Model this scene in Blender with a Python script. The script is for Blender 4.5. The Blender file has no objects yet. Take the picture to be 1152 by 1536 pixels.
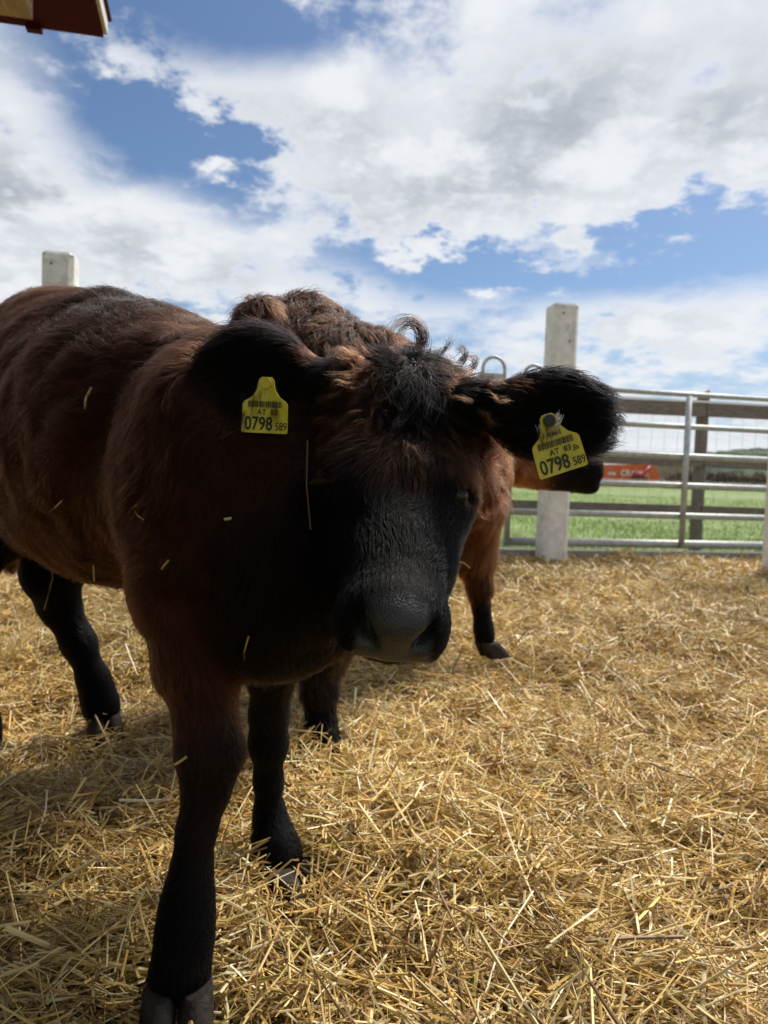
import bpy, math, random
import numpy as np
from mathutils import Vector, Matrix
from mathutils.bvhtree import BVHTree

rng = np.random.default_rng(7)
random.seed(7)
sc = bpy.context.scene
COL = sc.collection

# ------------------------------------------------------------------ camera
CAM = np.array([0.0, 0.0, 0.70])
PITCH, ROLL, FPX = 0.050, 0.035, 1100.0
_X = np.array([1.0, 0, 0])
_F = np.array([0, math.cos(PITCH), -math.sin(PITCH)])
_U0 = np.array([0, math.sin(PITCH), math.cos(PITCH)])
_R = math.cos(ROLL) * _X + math.sin(ROLL) * _U0
_U = math.cos(ROLL) * _U0 - math.sin(ROLL) * _X


def U(px, py, Y):
    """world point seen at photo pixel (px, py) at distance Y ahead"""
    d = _F + (px - 576) / FPX * _R + (768 - py) / FPX * _U
    return CAM + d * (Y / d[1])


def proj(p):
    v = np.asarray(p, float) - CAM
    w = v @ _F
    return np.stack([576 + FPX * (v @ _R) / w, 768 - FPX * (v @ _U) / w], -1)


cam_d = bpy.data.cameras.new('camera')
cam = bpy.data.objects.new('camera', cam_d)
COL.objects.link(cam)
cam_d.sensor_fit = 'VERTICAL'
cam_d.sensor_height = 36.0
cam_d.lens = 36.0 * FPX / 1536.0
cam_d.clip_start = 0.02
cam_d.clip_end = 5000
cam_d.dof.use_dof = True
cam_d.dof.focus_distance = 0.86
cam_d.dof.aperture_fstop = 7.5
M = Matrix.Identity(4)
for i in range(3):
    M[i][0], M[i][1], M[i][2], M[i][3] = _R[i], _U[i], -_F[i], CAM[i]
cam.matrix_world = M
sc.camera = cam
sc.render.resolution_x, sc.render.resolution_y = 768, 1024

# ------------------------------------------------------------------ world and sun
SUN_AZ, SUN_EL = math.radians(44), math.radians(52)     # azimuth from +Y towards +X
sun_d = bpy.data.lights.new('sun', 'SUN')
sun_d.energy = 4.4
sun_d.angle = math.radians(16.0)
sun_d.color = (1.0, 0.95, 0.87)
sun = bpy.data.objects.new('sun', sun_d)
COL.objects.link(sun)
to_sun = Vector((math.sin(SUN_AZ) * math.cos(SUN_EL), math.cos(SUN_AZ) * math.cos(SUN_EL), math.sin(SUN_EL)))
sun.rotation_euler = to_sun.to_track_quat('Z', 'Y').to_euler()
sun.location = (6, 6, 12)

sc.view_settings.view_transform = 'Standard'
sc.view_settings.look = 'None'
sc.view_settings.exposure = 0.40
sc.view_settings.gamma = 1.0
sc.view_settings.use_curve_mapping = False
sc.cycles.max_bounces = 6
sc.cycles.diffuse_bounces = 3
sc.cycles.transparent_max_bounces = 8
try:
    sc.cycles_curves.shape = 'RIBBONS'
    sc.cycles_curves.subdivisions = 1
except Exception:
    pass


class NT:
    """small helper for node trees"""
    def __init__(self, tree):
        self.t = tree
        self.n, self.l = tree.nodes, tree.links

    def new(self, typ, **kw):
        nd = self.n.new(typ)
        for k, v in kw.items():
            setattr(nd, k, v)
        return nd

    def put(self, sock, v):
        if isinstance(v, bpy.types.NodeSocket):
            self.l.new(v, sock)
        else:
            sock.default_value = v

    def math(self, op, a, b=0.0, c=None, clamp=False):
        nd = self.new('ShaderNodeMath', operation=op, use_clamp=clamp)
        self.put(nd.inputs[0], a)
        self.put(nd.inputs[1], b)
        if c is not None:
            self.put(nd.inputs[2], c)
        return nd.outputs[0]

    def vmath(self, op, a, b=None, out=0):
        nd = self.new('ShaderNodeVectorMath', operation=op)
        self.put(nd.inputs[0], a)
        if b is not None:
            self.put(nd.inputs[1], b)
        return nd.outputs[out]

    def mix(self, f, a, b, blend='MIX'):
        nd = self.new('ShaderNodeMix', data_type='RGBA', blend_type=blend)
        self.put(nd.inputs[0], f)
        self.put(nd.inputs[6], a)
        self.put(nd.inputs[7], b)
        return nd.outputs[2]

    def noise(self, vec, scale, detail=4.0, rough=0.5, dist=0.0, out=0, dims='3D'):
        nd = self.new('ShaderNodeTexNoise', noise_dimensions=dims)
        if vec is not None:
            self.l.new(vec, nd.inputs['Vector'])
        nd.inputs['Scale'].default_value = scale
        nd.inputs['Detail'].default_value = detail
        nd.inputs['Roughness'].default_value = rough
        nd.inputs['Distortion'].default_value = dist
        return nd.outputs[out]

    def mapr(self, v, a, b, c=0.0, d=1.0, smooth=True):
        nd = self.new('ShaderNodeMapRange', interpolation_type='SMOOTHSTEP' if smooth else 'LINEAR')
        self.put(nd.inputs[0], v)
        for i, q in enumerate((a, b, c, d)):
            self.put(nd.inputs[1 + i], q)
        return nd.outputs[0]


def c4(c):
    return (c[0], c[1], c[2], 1.0)


world = bpy.data.worlds.new('World')
sc.world = world
world.use_nodes = True
world.cycles.sampling_method = 'MANUAL'
world.cycles.sample_map_resolution = 512
wt = NT(world.node_tree)
wt.n.clear()
sky = wt.new('ShaderNodeTexSky', sky_type='NISHITA')
sky.sun_disc = False
sky.sun_elevation = SUN_EL
sky.sun_rotation = SUN_AZ
sky.altitude = 400
sky.air_density = 1.0
sky.dust_density = 1.2
sky.ozone_density = 1.5
tc = wt.new('ShaderNodeTexCoord')
dirv = tc.outputs['Generated']
sep = wt.new('ShaderNodeSeparateXYZ')
wt.l.new(dirv, sep.inputs[0])
zc = wt.math('ADD', wt.math('MAXIMUM', sep.outputs[2], 0.0), 0.22)
comb = wt.new('ShaderNodeCombineXYZ')
wt.put(comb.inputs[0], wt.math('DIVIDE', sep.outputs[0], zc))
wt.put(comb.inputs[1], wt.math('DIVIDE', sep.outputs[1], zc))
plane = comb.outputs[0]
off = wt.vmath('ADD', plane, (3.7, 1.9, 0.4))
n_big = wt.noise(off, 1.3, 8.0, 0.60, 0.0, dims='2D')
n_mid = wt.noise(off, 5.2, 5.0, 0.62, 0.0, dims='2D')
bias = None


def pdir(px, py):
    d = _F + (px - 576) / FPX * _R + (768 - py) / FPX * _U
    return d / np.linalg.norm(d)


# clear gaps (negative) and cloud banks (positive) of this sky: direction, angular half widths, tilt, weight
GAPS = [
    (205, 205, .18, .125, .9, -.46), (410, 15, .26, .085, 0, -.40), (90, 55, .12, .08, 0, -.26), (330, 290, .08, .10, 0, -.26),
    (640, 185, .11, .08, 0, -.17), (1060, 372, .26, .075, .12, -.46), (640, 402, .26, .055, -.03, -.40), (850, 350, .16, .04, 0, -.26),
    (1000, 155, .10, .04, .6, -.16), (780, 450, .40, .06, .1, -.14),
    (60, 290, .30, .24, 0, .26), (620, 240, .40, .22, 0, .26), (960, 200, .40, .22, 0, .30), (280, 385, .34, .10, 0, .22), (1000, 490, .26, .08, 0, .18), (300, 110, .13, .07, -.6, .20),
]
nm = wt.math('ADD', n_mid, -0.5)
warp = wt.new('ShaderNodeVectorMath', operation='SCALE')
warp.inputs[0].default_value = (.24, .15, .22)
wt.put(warp.inputs['Scale'], nm)
dirw = wt.vmath('ADD', dirv, warp.outputs[0])
for (px, py, a, b, tilt, wgt) in GAPS:
    d = pdir(px, py)
    e = np.cross(d, [0, 0, 1.0]); e /= np.linalg.norm(e)
    g = np.cross(e, d)
    e2 = math.cos(tilt) * e + math.sin(tilt) * g
    g2 = math.cos(tilt) * g - math.sin(tilt) * e
    mp = wt.new('ShaderNodeMapping', vector_type='TEXTURE')
    mp.inputs['Location'].default_value = tuple(d)
    mp.inputs['Rotation'].default_value = Matrix((tuple(e2), tuple(g2), tuple(np.cross(e2, g2)))).transposed().to_euler()
    mp.inputs['Scale'].default_value = (a, b, 1.0)
    wt.l.new(dirw, mp.inputs['Vector'])
    gs = wt.mapr(wt.vmath('LENGTH', mp.outputs[0], out=1), 0.0, 1.0, wgt, 0.0)
    bias = gs if bias is None else wt.math('ADD', bias, gs)
dens = wt.math('MULTIPLY_ADD', n_big, 1.10, wt.math('MULTIPLY_ADD', n_mid, 0.75, bias))
dens = wt.math('ADD', dens, -0.355)
cover = wt.mapr(dens, 0.31, 0.76)
# cloud tone: lit rims white, thick middles greyer, with mottling
thick = wt.mapr(dens, 0.58, 0.90)
sh_off = wt.vmath('ADD', plane, (3.7 + .13, 1.9 + .10, 0.4))
n_sh = wt.noise(sh_off, 1.3, 6.0, 0.60, 0.0, dims='2D')
relief = wt.mapr(wt.math('SUBTRACT', n_sh, n_big), -0.10, 0.12)      # side turned from the sun
shade = wt.math('MULTIPLY', thick, wt.math('MULTIPLY_ADD', relief, 0.62, wt.mapr(n_mid, 0.36, 0.66, 0.42, 0.0)))
CL_W, CL_G = (7.5, 7.7, 8.0), (3.75, 4.1, 4.5)
ccol = wt.mix(shade, c4(CL_W), c4(CL_G))
skyc = wt.mix(1.0, sky.outputs[0], c4((.68, .78, .88)), 'MULTIPLY')
# pale air low over the horizon
low = wt.mapr(sep.outputs[2], 0.0, 0.26, 0.45, 0.0)
skyc = wt.mix(low, skyc, c4((4.6, 5.4, 6.5)))
fin = wt.mix(wt.math('MULTIPLY', cover, 0.96), skyc, ccol)
bg = wt.new('ShaderNodeBackground')
wt.put(bg.inputs['Color'], fin)
bg.inputs['Strength'].default_value = 0.089
wo = wt.new('ShaderNodeOutputWorld')
wt.l.new(bg.outputs[0], wo.inputs[0])


# ------------------------------------------------------------------ generic builders
def link(o, parent=None):
    COL.objects.link(o)
    if parent is not None:
        o.parent = parent
    return o


def tag(o, label=None, category=None, group=None, kind=None):
    for k, v in (('label', label), ('category', category), ('group', group), ('kind', kind)):
        if v:
            o[k] = v
    return o


def empty(name, loc=(0, 0, 0)):
    o = bpy.data.objects.new(name, None)
    o.location = loc
    o.empty_display_size = 0.1
    return link(o)


def put_under(o, parent):
    """parent keeping world coordinates (parent only translated)"""
    o.parent = parent
    o.matrix_parent_inverse = Matrix.Translation(-Vector(parent.location))
    return o


def mesh_np(name, V, quads=None, tris=None, smooth=True):
    me = bpy.data.meshes.new(name)
    V = np.asarray(V, np.float32)
    nq = 0 if quads is None else len(quads)
    nt = 0 if tris is None else len(tris)
    me.vertices.add(len(V))
    me.vertices.foreach_set('co', V.ravel())
    loops = []
    if nq:
        loops.append(np.asarray(quads, np.int32).ravel())
    if nt:
        loops.append(np.asarray(tris, np.int32).ravel())
    loops = np.concatenate(loops)
    me.loops.add(len(loops))
    me.loops.foreach_set('vertex_index', loops)
    me.polygons.add(nq + nt)
    st = np.concatenate([np.arange(nq) * 4, nq * 4 + np.arange(nt) * 3]).astype(np.int32)
    me.polygons.foreach_set('loop_start', st)
    try:
        me.polygons.foreach_set('loop_total', np.concatenate([np.full(nq, 4), np.full(nt, 3)]).astype(np.int32))
    except Exception:
        pass
    me.polygons.foreach_set('use_smooth', np.full(nq + nt, smooth))
    me.update(calc_edges=True)
    me.validate()
    return me


def set_col(me, cols, name='col'):
    a = me.color_attributes.new(name, 'FLOAT_COLOR', 'POINT')
    c = np.ones((len(cols), 4), np.float32)
    c[:, :3] = cols
    a.data.foreach_set('color', c.ravel())


class MB:
    """collects simple solids into one mesh"""
    def __init__(self):
        self.v, self.f, self.sm = [], [], []

    def add(self, vs, fs, smooth=False):
        b = len(self.v)
        self.v += [tuple(map(float, x)) for x in vs]
        self.f += [tuple(i + b for i in f) for f in fs]
        self.sm += [smooth] * len(fs)

    def obox(self, c, ax, ay, az, bev=0.0):
        """box with half axes ax, ay, az, its four long (z) edges chamfered by bev"""
        c, ax, ay, az = (np.asarray(q, float) for q in (c, ax, ay, az))
        la, lb = np.linalg.norm(ax), np.linalg.norm(ay)
        if bev > 0:
            ka, kb = 1 - bev / la, 1 - bev / lb
            ring = [(1, -kb), (1, kb), (ka, 1), (-ka, 1), (-1, kb), (-1, -kb), (-ka, -1), (ka, -1)]
        else:
            ring = [(1, -1), (1, 1), (-1, 1), (-1, -1)]
        n = len(ring)
        vs = [c + s * ax + t * ay - az for s, t in ring] + [c + s * ax + t * ay + az for s, t in ring]
        fs = [(i, (i + 1) % n, n + (i + 1) % n, n + i) for i in range(n)]
        fs += [tuple(range(n - 1, -1, -1)), tuple(range(n, 2 * n))]
        self.add(vs, fs)

    def tube(self, pts, r, n=10, cap=True):
        pts = [np.asarray(p, float) for p in pts]
        rs = r if hasattr(r, '__len__') else [r] * len(pts)
        ref = None
        vs, fs = [], []
        for i, p in enumerate(pts):
            d = pts[min(i + 1, len(pts) - 1)] - pts[max(i - 1, 0)]
            d /= np.linalg.norm(d)
            if ref is None:
                ref = np.cross(d, [0, 0, 1.0])
                if np.linalg.norm(ref) < .1:
                    ref = np.cross(d, [0, 1.0, 0])
            a = ref - d * (ref @ d)
            a /= np.linalg.norm(a)
            b = np.cross(d, a)
            ref = a
            for k in range(n):
                t = 2 * math.pi * k / n
                vs.append(p + rs[i] * (math.cos(t) * a + math.sin(t) * b))
        for i in range(len(pts) - 1):
            for k in range(n):
                fs.append((i * n + k, i * n + (k + 1) % n, (i + 1) * n + (k + 1) % n, (i + 1) * n + k))
        self.add(vs, fs, True)
        if cap:
            b = len(self.v) - len(vs)
            self.f += [tuple(b + k for k in range(n - 1, -1, -1)), tuple(b + len(vs) - n + k for k in range(n))]
            self.sm += [False, False]

    def build(self, name, mat, parent=None, world=True):
        me = bpy.data.meshes.new(name)
        me.from_pydata(self.v, [], self.f)
        me.polygons.foreach_set('use_smooth', self.sm)
        me.materials.append(mat)
        o = bpy.data.objects.new(name, me)
        link(o)
        if parent is not None:
            put_under(o, parent)
        return o


MATS = {}


def mat(name, base, rough=0.6, metal=0.0, var=0.0, vscale=8.0, bump=0.0, bscale=60.0, dark=None, dscale=3.0, damt=0.5, spec=0.5, anis=None, coat=0.0):
    m = bpy.data.materials.new(name)
    m.use_nodes = True
    t = NT(m.node_tree)
    p = t.n['Principled BSDF']
    co = t.new('ShaderNodeTexCoord').outputs['Object']
    if anis is not None:
        mp = t.new('ShaderNodeMapping')
        mp.inputs['Scale'].default_value = anis
        t.l.new(co, mp.inputs[0])
        co = mp.outputs[0]
    col = c4(base)
    if var > 0:
        nz = t.noise(co, vscale, 6.0, 0.6)
        lo = tuple(c * (1 - var) for c in base)
        hi = tuple(min(1, c * (1 + var)) for c in base)
        col = t.mix(t.mapr(nz, 0.3, 0.7, smooth=False), c4(lo), c4(hi))
    if dark is not None:
        nz = t.noise(co, dscale, 8.0, 0.65, 0.4)
        col = t.mix(t.math('MULTIPLY', t.mapr(nz, 0.5, 0.68), damt), col, c4(dark))
    t.put(p.inputs['Base Color'], col)
    p.inputs['Roughness'].default_value = rough
    p.inputs['Metallic'].default_value = metal
    p.inputs['Specular IOR Level'].default_value = spec
    p.inputs['Coat Weight'].default_value = coat
    if bump > 0:
        bn = t.new('ShaderNodeBump')
        bn.inputs['Strength'].default_value = bump
        bn.inputs['Distance'].default_value = 0.01
        t.l.new(t.noise(co, bscale, 6.0, 0.6), bn.inputs['Height'])
        t.l.new(bn.outputs[0], p.inputs['Normal'])
    MATS[name] = m
    return m


def attr_mat(name, rough=0.7, spec=0.3, transl=0.0, bump=0.0):
    m = bpy.data.materials.new(name)
    m.use_nodes = True
    t = NT(m.node_tree)
    p = t.n['Principled BSDF']
    a = t.new('ShaderNodeAttribute', attribute_name='col')
    t.l.new(a.outputs['Color'], p.inputs['Base Color'])
    p.inputs['Roughness'].default_value = rough
    p.inputs['Specular IOR Level'].default_value = spec
    if bump > 0:
        co = t.new('ShaderNodeTexCoord').outputs['Object']
        vo = t.new('ShaderNodeTexVoronoi')
        vo.inputs['Scale'].default_value = 420
        t.l.new(co, vo.inputs['Vector'])
        bn = t.new('ShaderNodeBump')
        bn.inputs['Strength'].default_value = bump
        bn.inputs['Distance'].default_value = 0.002
        t.l.new(vo.outputs['Distance'], bn.inputs['Height'])
        t.l.new(bn.outputs[0], p.inputs['Normal'])
    if transl > 0:
        tr = t.new('ShaderNodeBsdfTranslucent')
        t.l.new(a.outputs['Color'], tr.inputs[0])
        mx = t.new('ShaderNodeMixShader')
        mx.inputs[0].default_value = transl
        t.l.new(p.outputs[0], mx.inputs[1])
        t.l.new(tr.outputs[0], mx.inputs[2])
        t.l.new(mx.outputs[0], t.n['Material Output'].inputs[0])
    return m


def hair_mat(name, rough=0.5, radial=0.6):
    m = bpy.data.materials.new(name)
    m.use_nodes = True
    t = NT(m.node_tree)
    t.n.remove(t.n['Principled BSDF'])
    h = t.new('ShaderNodeBsdfHairPrincipled')
    h.model = 'CHIANG'
    h.parametrization = 'COLOR'
    a = t.new('ShaderNodeAttribute', attribute_name='col')
    t.l.new(a.outputs['Color'], h.inputs['Color'])
    h.inputs['Roughness'].default_value = rough
    h.inputs['Radial Roughness'].default_value = radial
    h.inputs['IOR'].default_value = 1.20
    t.l.new(h.outputs[0], t.n['Material Output'].inputs[0])
    return m


def vnoise(P, seed, scale, n=7):
    """smooth random vector field, sum of sines"""
    r = np.random.default_rng(seed)
    out = np.zeros((len(P), 3), np.float32)
    for i in range(n):
        k = r.normal(size=3) * scale
        for c in range(3):
            out[:, c] += np.sin(P @ k + r.uniform(0, 6.28)) * r.uniform(.5, 1)
    return out / math.sqrt(n * .4)


# ------------------------------------------------------------------ terrain
def straw_h(x, y):
    """height of the straw bed"""
    x = np.asarray(x, float)
    y = np.asarray(y, float)
    h = .020 * np.sin(2.3 * x + 1.1 * y + .4) + .018 * np.sin(3.9 * y - 1.7 * x + 1.9) + .012 * np.sin(7.1 * x + 5.2 * y)
    h = h + .016 * np.sin(11 * x - 9 * y + 1) + .017 * np.sin(23 * x + 17 * y) * np.sin(19 * y - 13 * x + 2) + .013 * np.sin(41 * x - 29 * y) * np.sin(37 * y + 31 * x)
    # trodden hollows
    for (hx, hy, r, d) in ((.15, 1.62, .14, .05), (-.75, 1.72, .16, .06), (.75, 1.9, .2, .04), (1.25, 2.9, .3, .05), (-1.0, 1.9, .2, .03), (.55, 2.6, .2, .03), (.6, 1.15, .13, .035), (-.27, .86, .12, .045), (-.14, 1.16, .09, .03)):
        h = h - d * np.exp(-((x - hx) ** 2 + (y - hy) ** 2) / r ** 2)
    h = h + .04 * np.exp(-((y - 2.85) / .5) ** 2) * (1 / (1 + np.exp(-(x - .1) * 8)))
    return h


# ground: one sheet to the horizon
ys = np.concatenate([[-60, -20, -6, -2, 0, 2, 4, 6, 7.2, 8], np.linspace(9, 60, 40), [66, 75, 90, 120, 180, 300, 600, 1200, 2500]])
xs = np.concatenate([[-1500, -600, -250, -100], np.linspace(-60, 60, 61), [100, 250, 600, 1500]])
gx, gy = np.meshgrid(xs, ys)
gz = np.where(gy < 8, -.12, -.12 + .55 * np.clip((gy - 8) / 52, 0, 1) ** 1.0)
gz = gz + np.where(gy > 9, .03 * np.sin(gx * .8) * np.sin(gy * .7), 0)
gz = np.where(gy > 66, .43 - (gy - 66) * .0004, gz)
nyy, nxx = gx.shape
ii = np.arange(nyy * nxx).reshape(nyy, nxx)
gq = np.stack([ii[:-1, :-1], ii[:-1, 1:], ii[1:, 1:], ii[1:, :-1]], -1).reshape(-1, 4)
me = mesh_np('field', np.stack([gx, gy, gz], -1).reshape(-1, 3), gq)
m = mat('meadow', (.155, .215, .065), .85, var=.35, vscale=1.2, bump=.4, bscale=14, dark=(.17, .19, .055), dscale=.5, damt=.6, spec=.2)
me.materials.append(m)
tag(link(bpy.data.objects.new('field', me)), kind='structure', label='green meadow reaching out behind the pen fence')



# ------------------------------------------------------------------ implicit bodies
class Body:
    """smooth union of solids on a grid, turned into one continuous mesh; every solid also carries
    the lie, length, colour and curl of the coat that grows on it"""
    def __init__(self, h):
        self.h = h
        self.pr = []

    def cone(self, a, ra, b, rb, k=.03, flow=None, L=.02, col=(.03, .015, .01), curl=.2, ax=None, s=1.0, sub=False, wt=1.0):
        self.pr.append(dict(t='c', a=np.asarray(a, float), b=np.asarray(b, float), ra=ra, rb=rb, k=k, flow=flow, L=L, col=col, curl=curl,
                            ax=None if ax is None else np.asarray(ax, float) / np.linalg.norm(ax), s=s, sub=sub, wt=wt))

    def ell(self, c, rad, axes=None, k=.03, flow=None, L=.02, col=(.03, .015, .01), curl=.2, sub=False, wt=1.0):
        A = np.eye(3) if axes is None else np.array([np.asarray(q, float) / np.linalg.norm(q) for q in axes])
        self.pr.append(dict(t='e', c=np.asarray(c, float), r=np.asarray(rad, float), A=A, k=k, flow=flow, L=L, col=col, curl=curl, sub=sub, wt=wt))

    def chain(self, pts, **kw):
        for (p0, r0), (p1, r1) in zip(pts[:-1], pts[1:]):
            fl = kw.pop('flow', None)
            f = np.asarray(p1) - np.asarray(p0) if fl is None else fl
            self.cone(p0, r0, p1, r1, flow=f, **kw)

    @staticmethod
    def dist(p, P):
        if p['t'] == 'c':
            a, b = p['a'], p['b']
            if p['ax'] is not None:
                ax, s = p['ax'], 1 / p['s'] - 1
                q = P - a
                q = q + (q @ ax)[..., None] * (s * ax)
                ab = b - a
                ab = ab + (ab @ ax) * s * ax
            else:
                q = P - a
                ab = b - a
            t = np.clip((q @ ab) / max(ab @ ab, 1e-9), 0, 1)
            return np.linalg.norm(q - t[..., None] * ab, axis=-1) - (p['ra'] + t * (p['rb'] - p['ra']))
        q = (P - p['c']) @ p['A'].T
        k0 = np.linalg.norm(q / p['r'], axis=-1)
        k1 = np.linalg.norm(q / p['r'] ** 2, axis=-1) + 1e-9
        return k0 * (k0 - 1) / k1

    def bounds(self, p):
        if p['t'] == 'c':
            r = max(p['ra'], p['rb']) * max(1, p['s'])
            return np.minimum(p['a'], p['b']) - r, np.maximum(p['a'], p['b']) + r
        e = np.sqrt(((p['A'] * p['r'][:, None]) ** 2).sum(0))
        return p['c'] - e, p['c'] + e

    def mesh(self):
        h = self.h
        bs = [self.bounds(p) for p in self.pr if not p['sub']]
        lo = np.min([b[0] for b in bs], 0) - .04
        hi = np.max([b[1] for b in bs], 0) + .04
        n = np.ceil((hi - lo) / h).astype(int) + 1
        D = np.full(n, .08, np.float32)
        for p in self.pr:
            b0, b1 = self.bounds(p)
            m = p['k'] * 1.2 + 3 * h
            i0 = np.clip(((b0 - m - lo) / h).astype(int), 0, n - 1)
            i1 = np.clip(((b1 + m - lo) / h).astype(int) + 2, 1, n)
            ax = [lo[i] + h * np.arange(i0[i], i1[i]) for i in range(3)]
            P = np.stack(np.meshgrid(*ax, indexing='ij'), -1)
            d = self.dist(p, P)
            sl = tuple(slice(i0[i], i1[i]) for i in range(3))
            A = D[sl]
            k = p['k']
            if p['sub']:
                hh = np.clip(.5 - .5 * (A + d) / k, 0, 1)
                D[sl] = A + (-d - A) * hh + k * hh * (1 - hh)
            else:
                hh = np.clip(.5 + .5 * (A - d) / k, 0, 1)
                D[sl] = A + (d - A) * hh - k * hh * (1 - hh)
        return self.nets(D, lo, h)

    @staticmethod
    def nets(D, lo, h):
        s = D < 0
        c = np.zeros(np.array(D.shape) - 1, np.uint8)
        for i in (0, 1):
            for j in (0, 1):
                for k in (0, 1):
                    c += s[i:s.shape[0] - 1 + i, j:s.shape[1] - 1 + j, k:s.shape[2] - 1 + k]
        I, J, K = np.nonzero((c > 0) & (c < 8))
        idx = np.full(c.shape, -1, np.int32)
        idx[I, J, K] = np.arange(len(I))
        acc = np.zeros((len(I), 3)); cnt = np.zeros(len(I))
        corner = [(i, j, k) for i in (0, 1) for j in (0, 1) for k in (0, 1)]
        val = {q: D[I + q[0], J + q[1], K + q[2]] for q in corner}
        for q in corner:
            for axx in range(3):
                if q[axx] == 0:
                    r = list(q); r[axx] = 1; r = tuple(r)
                    a, b = val[q], val[r]
                    mk = (a < 0) != (b < 0)
                    t = np.where(mk, a / np.where(mk, a - b, 1), 0)
                    pos = np.tile(np.array(q, float), (len(I), 1))
                    pos[:, axx] += t
                    acc[mk] += pos[mk]
                    cnt += mk
        V = lo + h * (np.stack([I, J, K], -1) + acc / cnt[:, None])
        Q = []
        sh = D.shape
        for axx in range(3):
            a1, a2 = (axx + 1) % 3, (axx + 2) % 3
            s0 = [slice(None)] * 3; s1 = [slice(None)] * 3
            s0[axx] = slice(0, sh[axx] - 1); s1[axx] = slice(1, sh[axx])
            for a in (a1, a2):
                s0[a] = slice(1, sh[a] - 1); s1[a] = slice(1, sh[a] - 1)
            A, B = s[tuple(s0)], s[tuple(s1)]
            e = np.argwhere(A != B)
            g = np.zeros_like(e); g[:, a1] = 1; g[:, a2] = 1
            base = e + g
            def cell(d1, d2):
                q = base.copy(); q[:, a1] += d1; q[:, a2] += d2
                return idx[q[:, 0], q[:, 1], q[:, 2]]
            q = np.stack([cell(-1, -1), cell(0, -1), cell(0, 0), cell(-1, 0)], -1)
            inside = A[tuple(e.T)]
            q[~inside] = q[~inside][:, ::-1]
            Q.append(q)
        return V, np.concatenate(Q)

    def coat(self, P, extra=None):
        """blend of the coat parameters at surface points P"""
        W = np.zeros(len(P)); fl = np.zeros((len(P), 3)); L = np.zeros(len(P)); cu = np.zeros(len(P)); co = np.zeros((len(P), 3))
        for p in self.pr:
            if p['sub'] or p['wt'] <= 0:
                continue
            d = self.dist(p, P)
            w = np.exp(-np.clip(d, -.02, 1) / .014) * p['wt']
            W += w
            f = np.asarray(p['flow'] if p['flow'] is not None else (0, 0, -1), float)
            fl += w[:, None] * (f / (np.linalg.norm(f) + 1e-9))
            L += w * p['L']; cu += w * p['curl']
            co += w[:, None] * np.asarray(p['col'])
        W = np.maximum(W, 1e-12)
        return fl / W[:, None], L / W, cu / W, co / W[:, None]


def vert_normals(V, Q):
    n = np.cross(V[Q[:, 2]] - V[Q[:, 0]], V[Q[:, 3]] - V[Q[:, 1]])
    N = np.zeros_like(V)
    for i in range(4):
        np.add.at(N, Q[:, i], n)
    return N / (np.linalg.norm(N, axis=1, keepdims=True) + 1e-12)


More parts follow.
